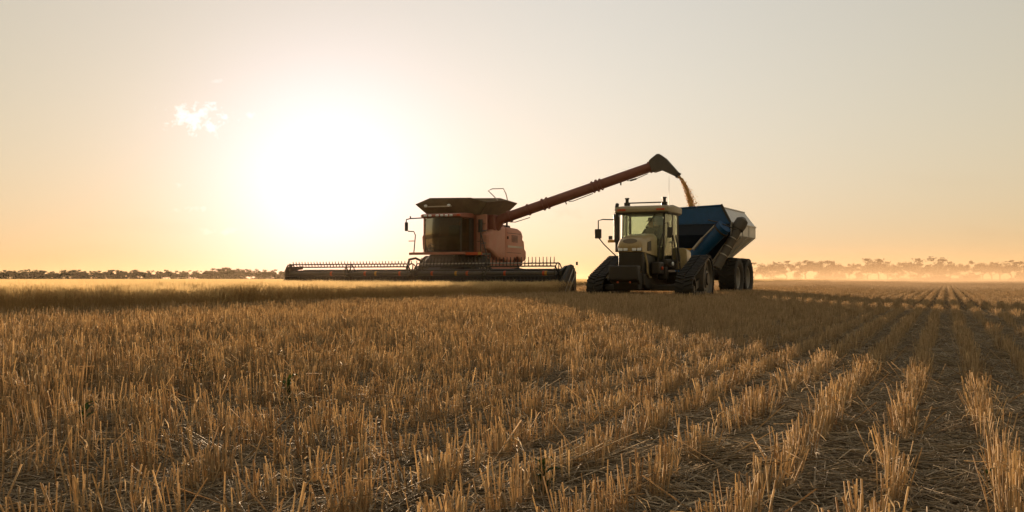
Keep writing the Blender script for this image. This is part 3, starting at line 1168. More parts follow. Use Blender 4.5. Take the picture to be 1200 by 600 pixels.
    m.tube([(-2.7, O - .9, 3.44), (-2.65, O - 1.6, 3.42), (-2.6, O - 1.78, 3.38), (-2.6, O - 1.80, 3.2)], .028, 6)
    m.tube([(-2.65, O - 1.6, 3.42), (-2.65, O - 1.62, 3.52)], .03, 6)
    mm = m.build('mirror_arm', 'dark', root)
    MB().box(-2.66, -2.58, O - 1.86, O - 1.72, 2.88, 3.26).build('mirror', 'black', mm, bevel=.02)
    m = MB()
    m.tube([(-2.75, O - 1.5, 1.9), (-2.75, O - 1.42, 2.7), (-2.75, O - 1.5, 2.86), (-2.75, O - 1.78, 2.88)], .024, 6)
    m.tube([(-2.75, O - 1.46, 2.45), (-2.75, O - 1.75, 2.45)], .02, 6)
    m.build('handrail', 'dark', root)
    # tall filter / exhaust beside the cab
    MB().tube([(-3.75, O + 1.22, 2.82), (-3.75, O + 1.22, 3.38)], .10, 12).build('air_filter', 'black', root)

    # ---- unloading auger swung out to the left
    a0, a1 = Vector((-4.75, O + 1.75, 3.42)), Vector((-5.15, 8.25, 5.50))
    d = (a1 - a0).normalized()
    el = MB()
    el.prism([(-4.35, 2.9), (-4.35, 3.62), (-5.1, 3.62), (-5.1, 2.9)], 'y', O + 1.3, O + 1.62)
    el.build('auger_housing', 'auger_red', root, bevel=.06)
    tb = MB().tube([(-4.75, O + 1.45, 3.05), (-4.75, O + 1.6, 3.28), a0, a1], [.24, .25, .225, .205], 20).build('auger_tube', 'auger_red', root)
    for u, wd, rr in ((.06, .10, .27), (.19, .05, .262), (.29, .05, .27), (.32, .05, .27), (.62, .05, .262), (.648, .06, .275), (.672, .05, .262), (.985, .08, .25)):
        p = a0 + (a1 - a0) * u
        MB().tube([p - d * wd / 2, p + d * wd / 2], rr, 20).build('collar', 'auger_red', tb)
    P = lambda u, h: tuple(a0 + (a1 - a0) * u + Vector((0, 0, -h)))
    for ps, r_ in (([(.06, .25), (.1, .34), (.2, .36)], .018), ([(.46, .25), (.49, .30), (.62, .27)], .018), ([(.44, .22), (.445, .34)], .025),
                   ([(.84, .23), (.87, .30), (.97, .24)], .016), ([(.80, .2), (.80, .33)], .03), ([(.86, .27), (.9, .29)], .04)):
        MB().tube([P(*q) for q in ps], r_, 6).build('hydraulic_line', 'dark', tb)
    # spout hood
    sp = MB()
    s0 = a1 - d * .05
    up = Vector((0, 0, 1))
    up = (up - d * up.dot(d)).normalized()
    sx = d.cross(up)
    prof = [(0, .24), (.1, .29), (.41, .40), (.52, .36), (.70, .12), (1.04, -.66), (.88, -.76), (.36, -.27), (.1, -.27), (0, -.24)]
    n = len(prof)
    vv = [s0 + d * a_ + up * b_ + sx * (w_ * (.25 if a_ < .6 else .21)) for w_ in (-1, 1) for a_, b_ in prof]
    sp.add(vv, [tuple(range(n)), tuple(range(n, 2 * n))] + [(i, (i + 1) % n, n + (i + 1) % n, n + i) for i in range(n)])
    so = sp.build('spout', 'greyrub', root, smooth=False, bevel=.025)
    lip = [s0 + d * a_ + up * b_ + sx * (w_ * .215) for a_, b_, w_ in ((1.05, -.655, -1), (1.05, -.655, 1), (.87, -.775, 1), (.87, -.775, -1), (1.05, -.655, -1))]
    MB().tube(lip, .022, 6, caps=False).build('spout_lip', 'black', so)

    # ---- header
    HW = 6.35
    MB().prism([(-.75, .24), (-.75, 1.02), (-.9, 1.1), (-1.02, 1.1), (-1.02, .24)], 'y', -HW, HW).build('header_back', 'black', root, bevel=.02)
    MB().tube([(-1.1, -HW + .1, 1.12), (-1.1, HW - .1, 1.12)], .09, 10).build('header_beam', 'dark', root)
    MB().prism([(.42, .06), (.42, .12), (.15, .2), (-.75, .28), (-.75, .14)], 'y', -HW, HW).build('cutter_bar', 'dark', root)
    for ya, yb in ((-HW + .1, -.95), (.95, HW - .1)):
        bl = MB().prism([(.12, .24), (-.72, .34), (-.72, .30), (.12, .20)], 'y', ya, yb).build('draper_belt', 'greyrub', root)
        m = MB()
        for k in range(int((yb - ya) / .32)):
            y = ya + .16 + k * .32
            m.hexa([(.10, y, .243), (.10, y + .03, .243), (-.70, y + .03, .343), (-.70, y, .343), (.10, y, .27), (.10, y + .03, .27), (-.70, y + .03, .37), (-.70, y, .37)])
        m.build('belt_slats', 'black', bl, smooth=False, kind='stuff')
    MB().prism([(-.6, .3), (-1.0, .3), (-3.3, 1.25), (-3.3, 1.95), (-2.9, 1.95), (-.95, 1.15), (-.6, .95)], 'y', O - .62, O + .62).build('feeder_house', 'dark', root, bevel=.04)
    MB().tube([(-1.0, -.3, 1.1), (-1.5, -.45, 1.5), (-2.6, -.8, 1.7)], .03, 6).build('feeder_hose', 'black', root)
    MB().tube([(-1.0, O - .9, 1.15), (-1.35, O - .95, 1.62), (-1.8, O - .9, 1.68), (-2.5, O - .8, 1.5)], .05, 8).build('feeder_hose', 'black', root)
    # reel in two spans
    rx, rz, rad = .05, 1.02, .40
    spans = ((-HW + .22, -.28), (.02, HW - .35))
    bands = ((-6.24, 'amber'), (-4.07, 'amber'), (-2.44, 'amber'), (-1.94, 'yellow'), (-0.82, 'amber'), (0.65, 'amber'), (1.71, 'yellow'), (2.2, 'amber'), (3.81, 'amber'), (5.42, 'amber'), (5.52, 'yellow'))
    for si, (ya, yb) in enumerate(spans):
        tub = MB().tube([(rx, ya, rz), (rx, yb, rz)], .09, 16).build('reel_tube', 'greyrub', root)
        for y, mt in bands:
            if ya + .05 < y < yb - .05:
                MB().tube([(rx, y - .045, rz), (rx, y + .045, rz)], .097, 16).build('reflector_band', mt, tub)
        for k in range(6):
            a = math.pi / 2 + k * math.pi / 3 + .22
            bx, bz = rx + rad * math.cos(a), rz + rad * math.sin(a)
            bat = MB().tube([(bx, ya, bz), (bx, yb, bz)], .028, 8).build('reel_bat', 'steel' if k == 0 else 'dark', root)
            m = MB()
            for j in range(int((yb - ya) / .15)):
                y = ya + .08 + j * .15
                # tines hang down on the working side and stand up where the cam turns them over
                up_ = math.sin(a) > .5
                e = (bx + (.07 if up_ else .06), bz + ((.24 if si else .12) if up_ else -.22))
                m.tube([(bx, y, bz), (e[0], y + .03, e[1])], [.022, .014], 4)
            m.build('tine_row', 'black', bat, smooth=False, kind='stuff')
        for y in np.linspace(ya, yb, 3):
            w_ = MB()
            for k in range(6):
                a = math.pi / 2 + k * math.pi / 3 + .22
                w_.hexa([(rx + .09 * math.cos(a + s_ * .35), y - .012, rz + .09 * math.sin(a + s_ * .35)) for s_ in (-1, 1)] +
                        [(rx + rad * math.cos(a + s_ * .07), y - .012, rz + rad * math.sin(a + s_ * .07)) for s_ in (1, -1)] +
                        [(rx + .09 * math.cos(a + s_ * .35), y + .012, rz + .09 * math.sin(a + s_ * .35)) for s_ in (-1, 1)] +
                        [(rx + rad * math.cos(a + s_ * .07), y + .012, rz + rad * math.sin(a + s_ * .07)) for s_ in (1, -1)])
            rim_ = [(rx + rad * math.cos(t_), y, rz + rad * math.sin(t_)) for t_ in np.linspace(0, 2 * math.pi, 25)]
            w_.tube(rim_, .022, 6, caps=False)
            w_.build('reel_spider', 'dark', root)
    for y in (-HW + .08, -.13, HW - .2):
        m = MB()
        m.prism([(-1.0, 1.22), (-1.0, 1.36), (-.3, 1.30), (rx + .16, rz + .10), (rx + .16, rz - .08), (-.35, 1.16)], 'y', y - .05, y + .05)
        m.tube([(-.95, y, .9), (-.3, y, 1.16)], .035, 8)
        m.build('reel_arm', 'dark', root, bevel=.01)
    # crop dividers at both ends
    for sd in (-1, 1):
        y = sd * HW
        prof = [(-.55, .85), (-.5, 1.32), (-.2, 1.36), (.35, 1.0), (1.1, .30), (1.25, .08), (.4, .06)] if sd > 0 else [(-.9, .12), (-.9, .95), (-.5, 1.0), (.2, .62), (1.1, .28), (1.25, .08), (.4, .06)]
        pl = MB().prism(prof, 'y', y, y + sd * .10).build('divider', 'black', root, bevel=.03)
        if sd > 0:
            MB().tube([(-.47, y + .12, 1.22), (-.46, y + .12, .90), (.38, y + .12, .17), (.62, y + .12, .30), (-.30, y + .12, 1.18)], .022, 6).build('divider_trim', 'steel', pl)
        q = MB()
        q.tube([(-.5, y + sd * .2, 1.33), (-.5, y + sd * .2, 1.46)], .045, 8)
        q.tube([(-.4, y - sd * .12, 1.30), (.55, y - sd * .12, .62)], .03, 8)
        q.tube([(.05, y - sd * .2, 1.05), (.12, y - sd * .2, .12)], .03, 8)
        q.build('divider_rod', 'greyrub', pl)
        nose_ = MB().loft([[(1.0, y - .08, .05), (1.0, y + .1 * sd + .08, .05), (1.0, y + .1 * sd + .08, .36), (1.0, y - .08, .36)],
                           [(1.75, y + .03 * sd - .02, .05), (1.75, y + .03 * sd + .02, .05), (1.75, y + .03 * sd + .02, .1), (1.75, y + .03 * sd - .02, .1)]])
        nose_.build('divider_nose', 'black', pl, bevel=.01)
    # end drive gear on the far end
    MB().lathe_y([(.001, -.06), (.3, -.06), (.33, 0), (.3, .06), (.001, .06)], (-.1, -HW + .1, 1.02), 20).build('reel_drive', 'dark', root)
    return root


build_combine()

# ------------------------------------------------------------------ tracked tractor
TR = (4.05, 33.0)


def track(parent, yc, w, sd):
    """rubber track round a small front idler and a tall rear drive wheel"""
    fc, fr, rc, rr = (-.50, .47), .47, (-2.62, .80), .80
    pts = []
    for (c, r) in ((fc, fr), (rc, rr)):
        for k in range(64):
            a = 2 * math.pi * k / 64
            pts.append((c[0] + r * math.cos(a), c[1] + r * math.sin(a)))
    # convex hull
    pts = sorted(set(pts))
    def half(ps):
        h = []
        for p in ps:
            while len(h) > 1 and (h[-1][0] - h[-2][0]) * (p[1] - h[-2][1]) - (h[-1][1] - h[-2][1]) * (p[0] - h[-2][0]) <= 0:
                h.pop()
            h.append(p)
        return h[:-1]
    hull = np.array(half(pts) + half(pts[::-1]))
    # resample evenly
    nx = np.roll(hull, -1, 0)
    seg = np.hypot(*(nx - hull).T)
    cum = np.concatenate([[0], np.cumsum(seg)])
    tot = cum[-1]
    hx = np.append(hull[:, 0], hull[0, 0])
    hz = np.append(hull[:, 1], hull[0, 1])
    at = lambda s: np.array((np.interp(s % tot, cum, hx), np.interp(s % tot, cum, hz)))
    def nrm(s):
        d = at(s + .02) - at(s - .02)
        d /= np.hypot(*d)
        return np.array((d[1], -d[0]))
    n = 110
    o_, i_ = [], []
    for k in range(n):
        s = tot * k / n
        p, q = at(s), nrm(s)
        o_.append(p - q * .03)
        i_.append(p - q * .075)
    vv, ff = [], []
    for ring in (o_, i_):
        for y in (yc - w / 2, yc + w / 2):
            vv += [(p[0], y, p[1]) for p in ring]
    for k in range(n):
        j = (k + 1) % n
        ff += [(k, j, n + j, n + k), (2 * n + k, 3 * n + k, 3 * n + j, 2 * n + j), (k, 2 * n + k, 2 * n + j, j), (n + k, n + j, 3 * n + j, 3 * n + k)]
    t = MB().add(vv, ff).build('rubber_track', 'tyre', parent)
    m = MB()
    step = tot / 50
    for k in range(50):
        for h in (-1, 1):
            s = k * step + (step / 2 if h > 0 else 0)
            q8 = []
            for lift in (.035, -.022):
                for (yy, ds) in ((yc + h * .02, -.03), (yc + h * .02, .04), (yc + h * w / 2, .13), (yc + h * w / 2, .06)):
                    p, q = at(s + ds), nrm(s + ds)
                    r = p - q * lift
                    q8.append((r[0], yy, r[1]))
            m.hexa(q8)
    m.build('tread_bars', 'tyre', t, smooth=False, kind='stuff')
    for nm, c, r, rm in (('drive_wheel', rc, rr - .09, 'rimdark'), ('idler_wheel', fc, fr - .08, 'dark')):
        wd = MB()
        yo = yc + sd * (w / 2 - .04)
        wd.lathe_y([(r, -w / 2 + .05), (r, w / 2 - .05)], (c[0], yc, c[1]), 32)
        wd.lathe_y([(r, yo - yc), (r - .06, yo - yc), (r - .1, yo - yc - sd * .10), (r * .45, yo - yc - sd * .14), (r * .40, yo - yc - sd * .04), (.001, yo - yc - sd * .03)], (c[0], yc, c[1]), 32)
        wd.build(nm, rm, t)
        MB().tube([(c[0], yo - sd * .08, c[1]), (c[0], yo + sd * .01, c[1])], r * .30, 16).build('wheel_hub', 'dark', t)
        for k in range(6):
            a = k * math.pi / 3 + .3
            MB().tube([(c[0] + r * .66 * math.cos(a), yo - sd * .135, c[1] + r * .66 * math.sin(a)), (c[0] + r * .66 * math.cos(a), yo - sd * .112, c[1] + r * .66 * math.sin(a))], r * .13, 10).build('wheel_opening', 'black', t)
    for k in range(3):
        x = -1.0 - k * .42
        MB().lathe_y([(.001, -w / 2 + .03), (.16, -w / 2 + .03), (.17, 0), (.16, w / 2 - .03), (.05, w / 2 - .02), (.001, w / 2 - .02)], (x, yc, .24), 18).build('road_wheel', 'dark', t)
    MB().prism([(-.6, .36), (-.6, .56), (-2.4, .92), (-2.5, .62)], 'y', yc + sd * .02, yc + sd * .12).build('track_beam', 'dark', t)
    return t


def section(x, yc, hw, zb, zt, r, n=5):
    """rounded-top section of the bonnet"""
    p = [(x, yc - hw, zb)]
    for k in range(n + 1):
        a = math.pi - k * math.pi / 2 / n
        p.append((x, yc - hw + r + r * math.cos(a), zt - r + r * math.sin(a)))
    for k in range(n + 1):
        a = math.pi / 2 - k * math.pi / 2 / n
        p.append((x, yc + hw - r + r * math.cos(a), zt - r + r * math.sin(a)))
    p.append((x, yc + hw, zb))
    return p


def build_tractor():
    root = empty('tracked_tractor', (TR[0], TR[1], 0), -math.pi / 2 - HEAD)
    tag(root, 'cream tractor on black rubber tracks towing the blue grain cart', 'tractor')
    Y = -.10
    for sd in (-1, 1):
        track(root, sd * 1.48, .56, sd)
    # chassis and axles
    MB().prism([(.45, .62), (.45, .95), (-.6, 1.05), (-3.4, 1.15), (-3.9, 1.0), (-3.9, .62), (-2.0, .48), (.1, .48)], 'y', Y - .45, Y + .45).build('chassis', 'dark', root, bevel=.03)
    MB().box(-2.85, -2.4, -1.25, 1.25, .62, 1.05).build('drive_axle', 'dark', root, bevel=.04)
    MB().box(-.75, -.35, -1.25, 1.25, .42, .62).build('front_axle', 'dark', root, bevel=.03)
    # weights hung on the nose
    w = MB().prism([(.95, .62), (1.28, .78), (1.32, 1.22), (.95, 1.22)], 'y', Y - .47, Y + .47).build('front_weight', 'black', root, bevel=.04)
    MB().prism([(.50, .45), (.95, .45), (1.1, .68), (.95, 1.0), (.50, 1.0)], 'y', Y - .40, Y + .40).build('weight_bracket', 'dark', root, bevel=.03)
    for y in (-.2, .2):
        MB().tube([(1.18, Y + y, .70), (1.21, Y + y, .70)], .03, 8).build('bolt', 'amber', w)
    # bonnet
    S = [section(.58, Y, .33, 1.80, 1.93, .09), section(.52, Y, .40, 1.66, 2.02, .14), section(.30, Y, .44, 1.64, 2.12, .17), section(-.2, Y, .46, 1.60, 2.22, .19), section(-.95, Y, .49, 1.54, 2.30, .2)]
    hood = MB().loft(S).build('bonnet', 'cream', root, bevel=.015)
    rec = [(.52 - .0, Y + .27 * math.cos(t), 1.985 + .075 * math.sin(t)) for t in np.linspace(0, 2 * math.pi, 21)[:-1]]
    m = MB()
    # oval vent lies on the sloping nose
    ov = []
    for t in np.linspace(0, 2 * math.pi, 25)[:-1]:
        yy, k = .24 * math.cos(t), math.sin(t)
        ov.append((.575 - .115 * (k + 1) * .5 - .02 + .02, Y + yy, 2.0 + .075 * k))
    m.plate(ov, .02)
    m.build('nose_vent', 'olive', hood)
    g = MB().prism([(.46, .88), (.50, 1.66), (.20, 1.66), (.20, .88)], 'y', Y - .40, Y + .40).build('grille', 'black', root, bevel=.03)
    sl = MB()
    for k in range(9):
        z = .95 + k * .075
        sl.box(.465, .515 + .002 * k, Y - .37, Y + .37, z, z + .018)
    sl.build('grille_bars', 'dark', g, smooth=False)
    for y0, y1 in ((Y - .39, Y - .06), (Y + .06, Y + .39)):
        h = MB().box(.50, .555, y0, y1, 1.68, 1.80).build('headlight', 'black', root, bevel=.015)
        for k in range(2):
            c = y0 + .085 + k * .165
            MB().box(.553, .575, c - .07, c + .07, 1.695, 1.79).build('headlight_lens', 'lens', h, bevel=.01)
    for sd in (-1, 1):
        MB().prism([(.20, .95), (.20, 1.60), (-.85, 1.52), (-.85, 1.0)], 'y', Y + sd * .40, Y + sd * .455).build('side_grille', 'black', root, bevel=.015)
        MB().prism([(.1, 1.70), (.1, 1.98), (-.28, 2.04), (-.34, 1.72)], 'y', Y + sd * .452, Y + sd * .468).build('bonnet_vent', 'black', hood, bevel=.01)
    m = MB()
    m.tube([(.40, Y + .46, 1.62), (.30, Y + .50, 1.3), (.24, Y + .50, 1.0), (.0, Y + .48, .86), (-.3, Y + .46, .86)], .03, 8)
    m.build('bonnet_trim', 'cream', root)
    # cab
    cx0, cx1 = -.95, -2.35
    hw0, hw1 = .70, .84
    zb, zt = 1.42, 3.02
    MB().prism([(cx0 - .02, 1.25), (cx0 - .02, zb + .04), (cx1, zb + .04), (cx1, 1.1)], 'y', Y - .80, Y + .80).build('cab_floor', 'black', root, bevel=.03)
    fr = MB()
    corners = {}
    for sd in (-1, 1):
        a, b = (cx0, Y + sd * hw0), (cx1, Y + sd * hw1)
        corners[sd] = (a, b)
        fr.tube([(a[0], a[1], zb), (a[0] - .08, a[1] + sd * .01, zt)], .032, 8)
        fr.tube([(-1.70, Y + sd * .80, zb), (-1.70, Y + sd * .80, zt)], .03, 8)
        fr.tube([(b[0], b[1], zb), (b[0] + .05, b[1] - sd * .01, zt)], .045, 8)
        fr.tube([(a[0] - .04, a[1], zb), (b[0], b[1], zb)], .03, 6)
    fr.tube([(cx0 - .08, Y - hw0, zt), (cx0 - .08, Y + hw0, zt)], .035, 6)
    fr.build('cab_frame', 'black', root)
    MB().plate([(cx0 + .01, Y - hw0 + .03, zb), (cx0 + .01, Y + hw0 - .03, zb), (cx0 - .07, Y + hw0 - .03, zt), (cx0 - .07, Y - hw0 + .03, zt)], .01).build('windshield', 'glass', root, smooth=False)
    MB().plate([(cx1 + .02, Y - hw1 + .04, 1.9), (cx1 + .02, Y + hw1 - .04, 1.9), (cx1 + .06, Y + hw1 - .05, zt), (cx1 + .06, Y - hw1 + .05, zt)], .01).build('rear_window', 'glass', root, smooth=False)
    MB().box(cx1 - .02, cx1 + .04, Y - hw1 + .04, Y + hw1 - .04, zb, 1.9).build('cab_rear_wall', 'cabin', root)
    for sd in (-1, 1):
        d = MB().plate([(cx0 - .03, Y + sd * (hw0 + .02), zb + .03), (-1.67, Y + sd * .80, zb + .03), (-1.67, Y + sd * .80, zt - .03), (cx0 - .09, Y + sd * (hw0 + .02), zt - .03)], .012 * sd).build('door', 'glass', root, smooth=False)
        MB().box(-1.63, -1.52, Y + sd * .80, Y + sd * .83, 2.0, 2.06).build('handle', 'black', d)
        MB().plate([(-1.73, Y + sd * .81, zb + .03), (cx1 + .05, Y + sd * hw1, zb + .03), (cx1 + .08, Y + sd * hw1, zt - .03), (-1.73, Y + sd * .81, zt - .03)], .012 * sd).build('side_window', 'glass', root, smooth=False)
    # roof with overhang
    rz = [section(-.72, Y, .86, 3.02, 3.12, .05), section(-.80, Y, .92, 3.00, 3.20, .07), section(-1.5, Y, .95, 3.0, 3.27, .08), section(-2.45, Y, .95, 3.0, 3.24, .08), section(-2.58, Y, .90, 3.03, 3.16, .05)]
    roof = MB().loft(rz).build('cab_roof', 'creamroof', root, bevel=.015)
    MB().box(-2.5, -.8, Y - .90, Y + .90, 2.965, 2.998).build('roof_lining', 'black', roof)
    for sd in (-1, 1):
        MB().box(-.74, -.70, Y + sd * .52, Y + sd * .80, 3.05, 3.12).build('marker_light', 'amber', roof, bevel=.01)
    MB().tube([(-1.0, Y - .62, 3.33), (-1.0, Y + .62, 3.33)], .022, 8).build('roof_bar', 'dark', roof)
    for y in (-.55, .72):
        m = MB()
        m.tube([(-1.0, Y + y, 3.24), (-1.0, Y + y, 3.34)], .10, 12)
        m.tube([(-1.0, Y + y, 3.34), (-1.0, Y + y, 3.46)], .055, 10)
        m.tube([(-1.0, Y + y, 3.46), (-1.0, Y + y, 3.50)], .075, 12)
        m.build('beacon', 'black', roof)
    MB().tube([(-1.3, Y + .8, 3.24), (-1.3, Y + .8, 4.25)], [.008, .004], 5).build('aerial', 'black', roof)
    # wiper
    MB().tube([(cx0 - .02, Y + .42, 2.95), (cx0 + .02, Y + .1, 2.5)], .012, 5).build('wiper', 'black', root)
    # exhaust
    e = MB()
    e.tube([(-.85, Y - .86, 1.7), (-.85, Y - .86, 2.05)], .06, 10)
    e.tube([(-.85, Y - .86, 2.02), (-.85, Y - .86, 2.86)], .10, 14)
    e.tube([(-.85, Y - .86, 2.86), (-.85, Y - .86, 3.22), (-.90, Y - .86, 3.30)], .062, 12)
    e.build('exhaust_stack', 'black', root)
    # air cleaner inlet on the other side of the pillar
    MB().box(-1.1, -.95, Y - 1.02, Y - .82, 2.55, 3.0).build('work_lamp', 'blue', root, bevel=.03)
    # mirrors
    for sd in (-1, 1):
        m = MB()
        if sd < 0:
            m.tube([(-.95, Y - .82, 2.78), (-.85, Y - 1.35, 2.80), (-.82, Y - 1.50, 2.76), (-.82, Y - 1.50, 2.2), (-.85, Y - 1.30, 1.95), (-.9, Y - .78, 1.45)], .02, 6)
            am = m.build('mirror_arm', 'black', root)
            MB().box(-.86, -.80, Y - 1.63, Y - 1.39, 2.16, 2.48).build('mirror', 'black', am, bevel=.03)
        else:
            m.tube([(-.95, Y + .72, 2.62), (-.9, Y + .86, 2.66), (-.9, Y + .9, 2.2)], .018, 6)
            am = m.build('mirror_arm', 'black', root)
            MB().box(-.94, -.88, Y + .84, Y + 1.0, 2.15, 2.5).build('mirror', 'black', am, bevel=.03)
    m = MB().box(-.9, -.78, Y - 1.16, Y - .90, 2.02, 2.11)
    bx = m.build('light_bracket', 'yellow', root, bevel=.01)
    MB().box(-.88, -.80, Y - 1.14, Y - 1.02, 2.12, 2.24).build('marker_light', 'dark', bx, bevel=.01)
    # steps and rails on the left side
    for k in range(4):
        MB().box(-1.55, -1.15, Y + .85, Y + 1.12, .62 + k * .24, .65 + k * .24).build('step', 'dark', root)
    for x in (-1.15, -1.55):
        MB().tube([(x, Y + 1.12, .55), (x, Y + 1.10, 1.5), (x - .05, Y + .95, 2.25)], .022, 6).build('handrail', 'black', root)
    MB().tube([(-.75, Y + .55, 1.2), (-.7, Y + .62, 1.7), (-.8, Y + .68, 2.15), (-.92, Y + .70, 2.3)], .024, 6).build('handrail', 'black', root)
    for (xa, xb, ya, yb, za, zb_) in ((-.15, -.75, .50, .78, .95, 1.35), (-.8, -1.1, .55, .84, .78, 1.2)):
        MB().box(xa, xb, Y + ya, Y + yb, za, zb_).build('side_box', 'dark', root, bevel=.04)
    m = MB()
    m.lathe_y([(.001, -.03), (.06, -.02), (.07, 0), (.06, .03), (.001, .04)], (-1.0, Y + 1.0, 1.30), 12)
    m.build('work_lamp', 'lens', root)
    m = MB()
    m.lathe_y([(.001, -.03), (.05, -.02), (.06, 0), (.05, .03), (.001, .04)], (-.42, Y + .80, 1.15), 12)
    m.build('marker_light', 'amber', root)
    # fuel tank and rear fender shell
    f = MB().loft([section(-2.36, Y + .92, .22, 1.15, 1.86, .12), section(-2.9, Y + .92, .24, 1.12, 1.80, .12), section(-3.2, Y + .90, .20, 1.15, 1.62, .10)])
    f.build('fuel_tank', 'cream', root, bevel=.02)
    f = MB().loft([section(-2.36, Y - .92, .22, 1.15, 1.86, .12), section(-2.9, Y - .92, .24, 1.12, 1.80, .12), section(-3.2, Y - .90, .20, 1.15, 1.62, .10)])
    f.build('fuel_tank', 'cream', root, bevel=.02)
    # hitch
    MB().prism([(-3.85, .5), (-3.85, .9), (-4.4, .62), (-4.9, .6), (-4.9, .5)], 'y', Y - .16, Y + .16).build('drawbar', 'dark', root)
    # seat and wheel
    s = MB()
    s.box(-2.15, -1.7, Y - .26, Y + .26, 1.82, 1.94)
    s.prism([(-2.28, 1.9), (-2.12, 1.9), (-2.2, 2.62), (-2.32, 2.62)], 'y', Y - .25, Y + .25)
    s.box(-2.05, -1.75, Y - .16, Y + .16, zb, 1.83)
    s.build('driver_seat', 'seat', root, bevel=.04)
    s = MB().tube([(-1.12, Y, zb), (-1.30, Y, 2.1)], .05, 8)
    ring = [(-1.31 - .07 * math.sin(a), Y + .19 * math.cos(a), 2.13 + .17 * math.sin(a)) for a in np.linspace(0, 2 * math.pi, 17)]
    s.tube(ring, .017, 6, caps=False)
    s.build('steering_wheel', 'black', root)
    return root, Y


tractor, TY = build_tractor()


def build_driver():
    """seated figure grown as one skin from a posed skeleton"""
    root = empty('person', tractor.location, tractor.rotation_euler.z)
    tag(root, 'driver in dark shirt and brimmed hat sitting in the tractor cab', 'person')
    y = TY
    J = [((-1.98, y, 2.02), .15), ((-2.02, y, 2.22), .145), ((-2.02, y, 2.42), .16), ((-2.0, y, 2.52), .10), ((-1.98, y, 2.57), .062), ((-1.95, y, 2.64), .085), ((-1.95, y, 2.74), .095), ((-1.96, y, 2.80), .07)]
    E = [(0, 1), (1, 2), (2, 3), (3, 4), (4, 5), (5, 6), (6, 7)]
    def chain(start, pts):
        prev = start
        for p, r in pts:
            J.append((p, r))
            E.append((prev, len(J) - 1))
            prev = len(J) - 1
        return prev
    for sd in (-1, 1):
        hnd = chain(2, [((-2.02, y + sd * .20, 2.47), .075), ((-1.86, y + sd * .30, 2.24), .055), ((-1.60, y + sd * .24, 2.12), .045), ((-1.40, y + sd * .18, 2.16), .032), ((-1.34, y + sd * .165, 2.19), .036)])
        chain(0, [((-1.80, y + sd * .12, 1.99), .095), ((-1.48, y + sd * .15, 1.98), .075), ((-1.40, y + sd * .15, 1.72), .055), ((-1.34, y + sd * .15, 1.50), .045), ((-1.22, y + sd * .16, 1.49), .04)])
        for k in range(4):
            a = -.6 + k * .35
            chain(hnd, [((-1.315, y + sd * (.175 + .012 * k), 2.225 - .012 * k), .010), ((-1.29, y + sd * (.172 + .012 * k), 2.205 - .014 * k), .009), ((-1.30, y + sd * (.168 + .012 * k), 2.185 - .014 * k), .008)])
        chain(hnd, [((-1.345, y + sd * .135, 2.215), .011), ((-1.315, y + sd * .125, 2.215), .009)])
    chain(6, [((-1.865, y, 2.705), .018)])
    me = bpy.data.meshes.new('body')
    me.from_pydata([p for p, r in J], E, [])
    o = bpy.data.objects.new('body', me)
    col.objects.link(o)
    o.parent = root
    sk = o.modifiers.new('skin', 'SKIN')
    for i, (p, r) in enumerate(J):
        me.skin_vertices[0].data[i].radius = (r, r)
    me.skin_vertices[0].data[0].use_root = True
    sk.use_smooth_shade = True
    sb = o.modifiers.new('sub', 'SUBSURF')
    sb.levels = sb.render_levels = 2
    # shirt below the collar and above the wrists, skin elsewhere
    m = bpy.data.materials.new('driver_cloth_and_skin')
    m.use_nodes = True
    nt = m.node_tree
    tc = nt.nodes.new('ShaderNodeTexCoord')
    sp = nt.nodes.new('ShaderNodeSeparateXYZ')
    nt.links.new(tc.outputs['Object'], sp.inputs[0])
    c1 = nt.nodes.new('ShaderNodeMath')
    c1.operation = 'GREATER_THAN'
    c1.inputs[1].default_value = 2.555
    nt.links.new(sp.outputs[2], c1.inputs[0])
    c2 = nt.nodes.new('ShaderNodeMath')
    c2.operation = 'GREATER_THAN'
    c2.inputs[1].default_value = -1.62
    nt.links.new(sp.outputs[0], c2.inputs[0])
    c3 = nt.nodes.new('ShaderNodeMath')
    c3.operation = 'GREATER_THAN'
    c3.inputs[1].default_value = 2.06
    nt.links.new(sp.outputs[2], c3.inputs[0])
    c4 = nt.nodes.new('ShaderNodeMath')
    c4.operation = 'MULTIPLY'
    nt.links.new(c2.outputs[0], c4.inputs[0])
    nt.links.new(c3.outputs[0], c4.inputs[1])
    c5 = nt.nodes.new('ShaderNodeMath')
    c5.operation = 'MAXIMUM'
    nt.links.new(c1.outputs[0], c5.inputs[0])
    nt.links.new(c4.outputs[0], c5.inputs[1])
    mx = nt.nodes.new('ShaderNodeMix')
    mx.data_type = 'RGBA'
    nt.links.new(c5.outputs[0], mx.inputs[0])
    mx.inputs[6].default_value = (.05, .06, .075, 1)
    mx.inputs[7].default_value = (.42, .24, .16, 1)
    nt.links.new(mx.outputs[2], nt.nodes['Principled BSDF'].inputs['Base Color'])
    nt.nodes['Principled BSDF'].inputs['Roughness'].default_value = .8
    me.materials.append(m)
    prof = [(.001, 2.90), (.07, 2.895), (.098, 2.86), (.102, 2.79), (.165, 2.775), (.168, 2.765), (.10, 2.772)]
    h = MB()
    n = 20
    vv = [(-1.955 + r * 1.08 * math.cos(2 * math.pi * k / n), y + r * math.sin(2 * math.pi * k / n), z) for r, z in prof for k in range(n)]
    ff = [(i * n + k, i * n + (k + 1) % n, (i + 1) * n + (k + 1) % n, (i + 1) * n + k) for i in range(len(prof) - 1) for k in range(n)]
    h.add(vv, ff).build('hat', 'hat', root)
    f = MB()
    for sd in (-1, 1):
        f.lathe_y([(.001, -.012), (.010, -.008), (.012, 0), (.010, .008), (.001, .012)], (-1.862, y + sd * .035, 2.735), 8)
    f.build('eyes', 'black', root)
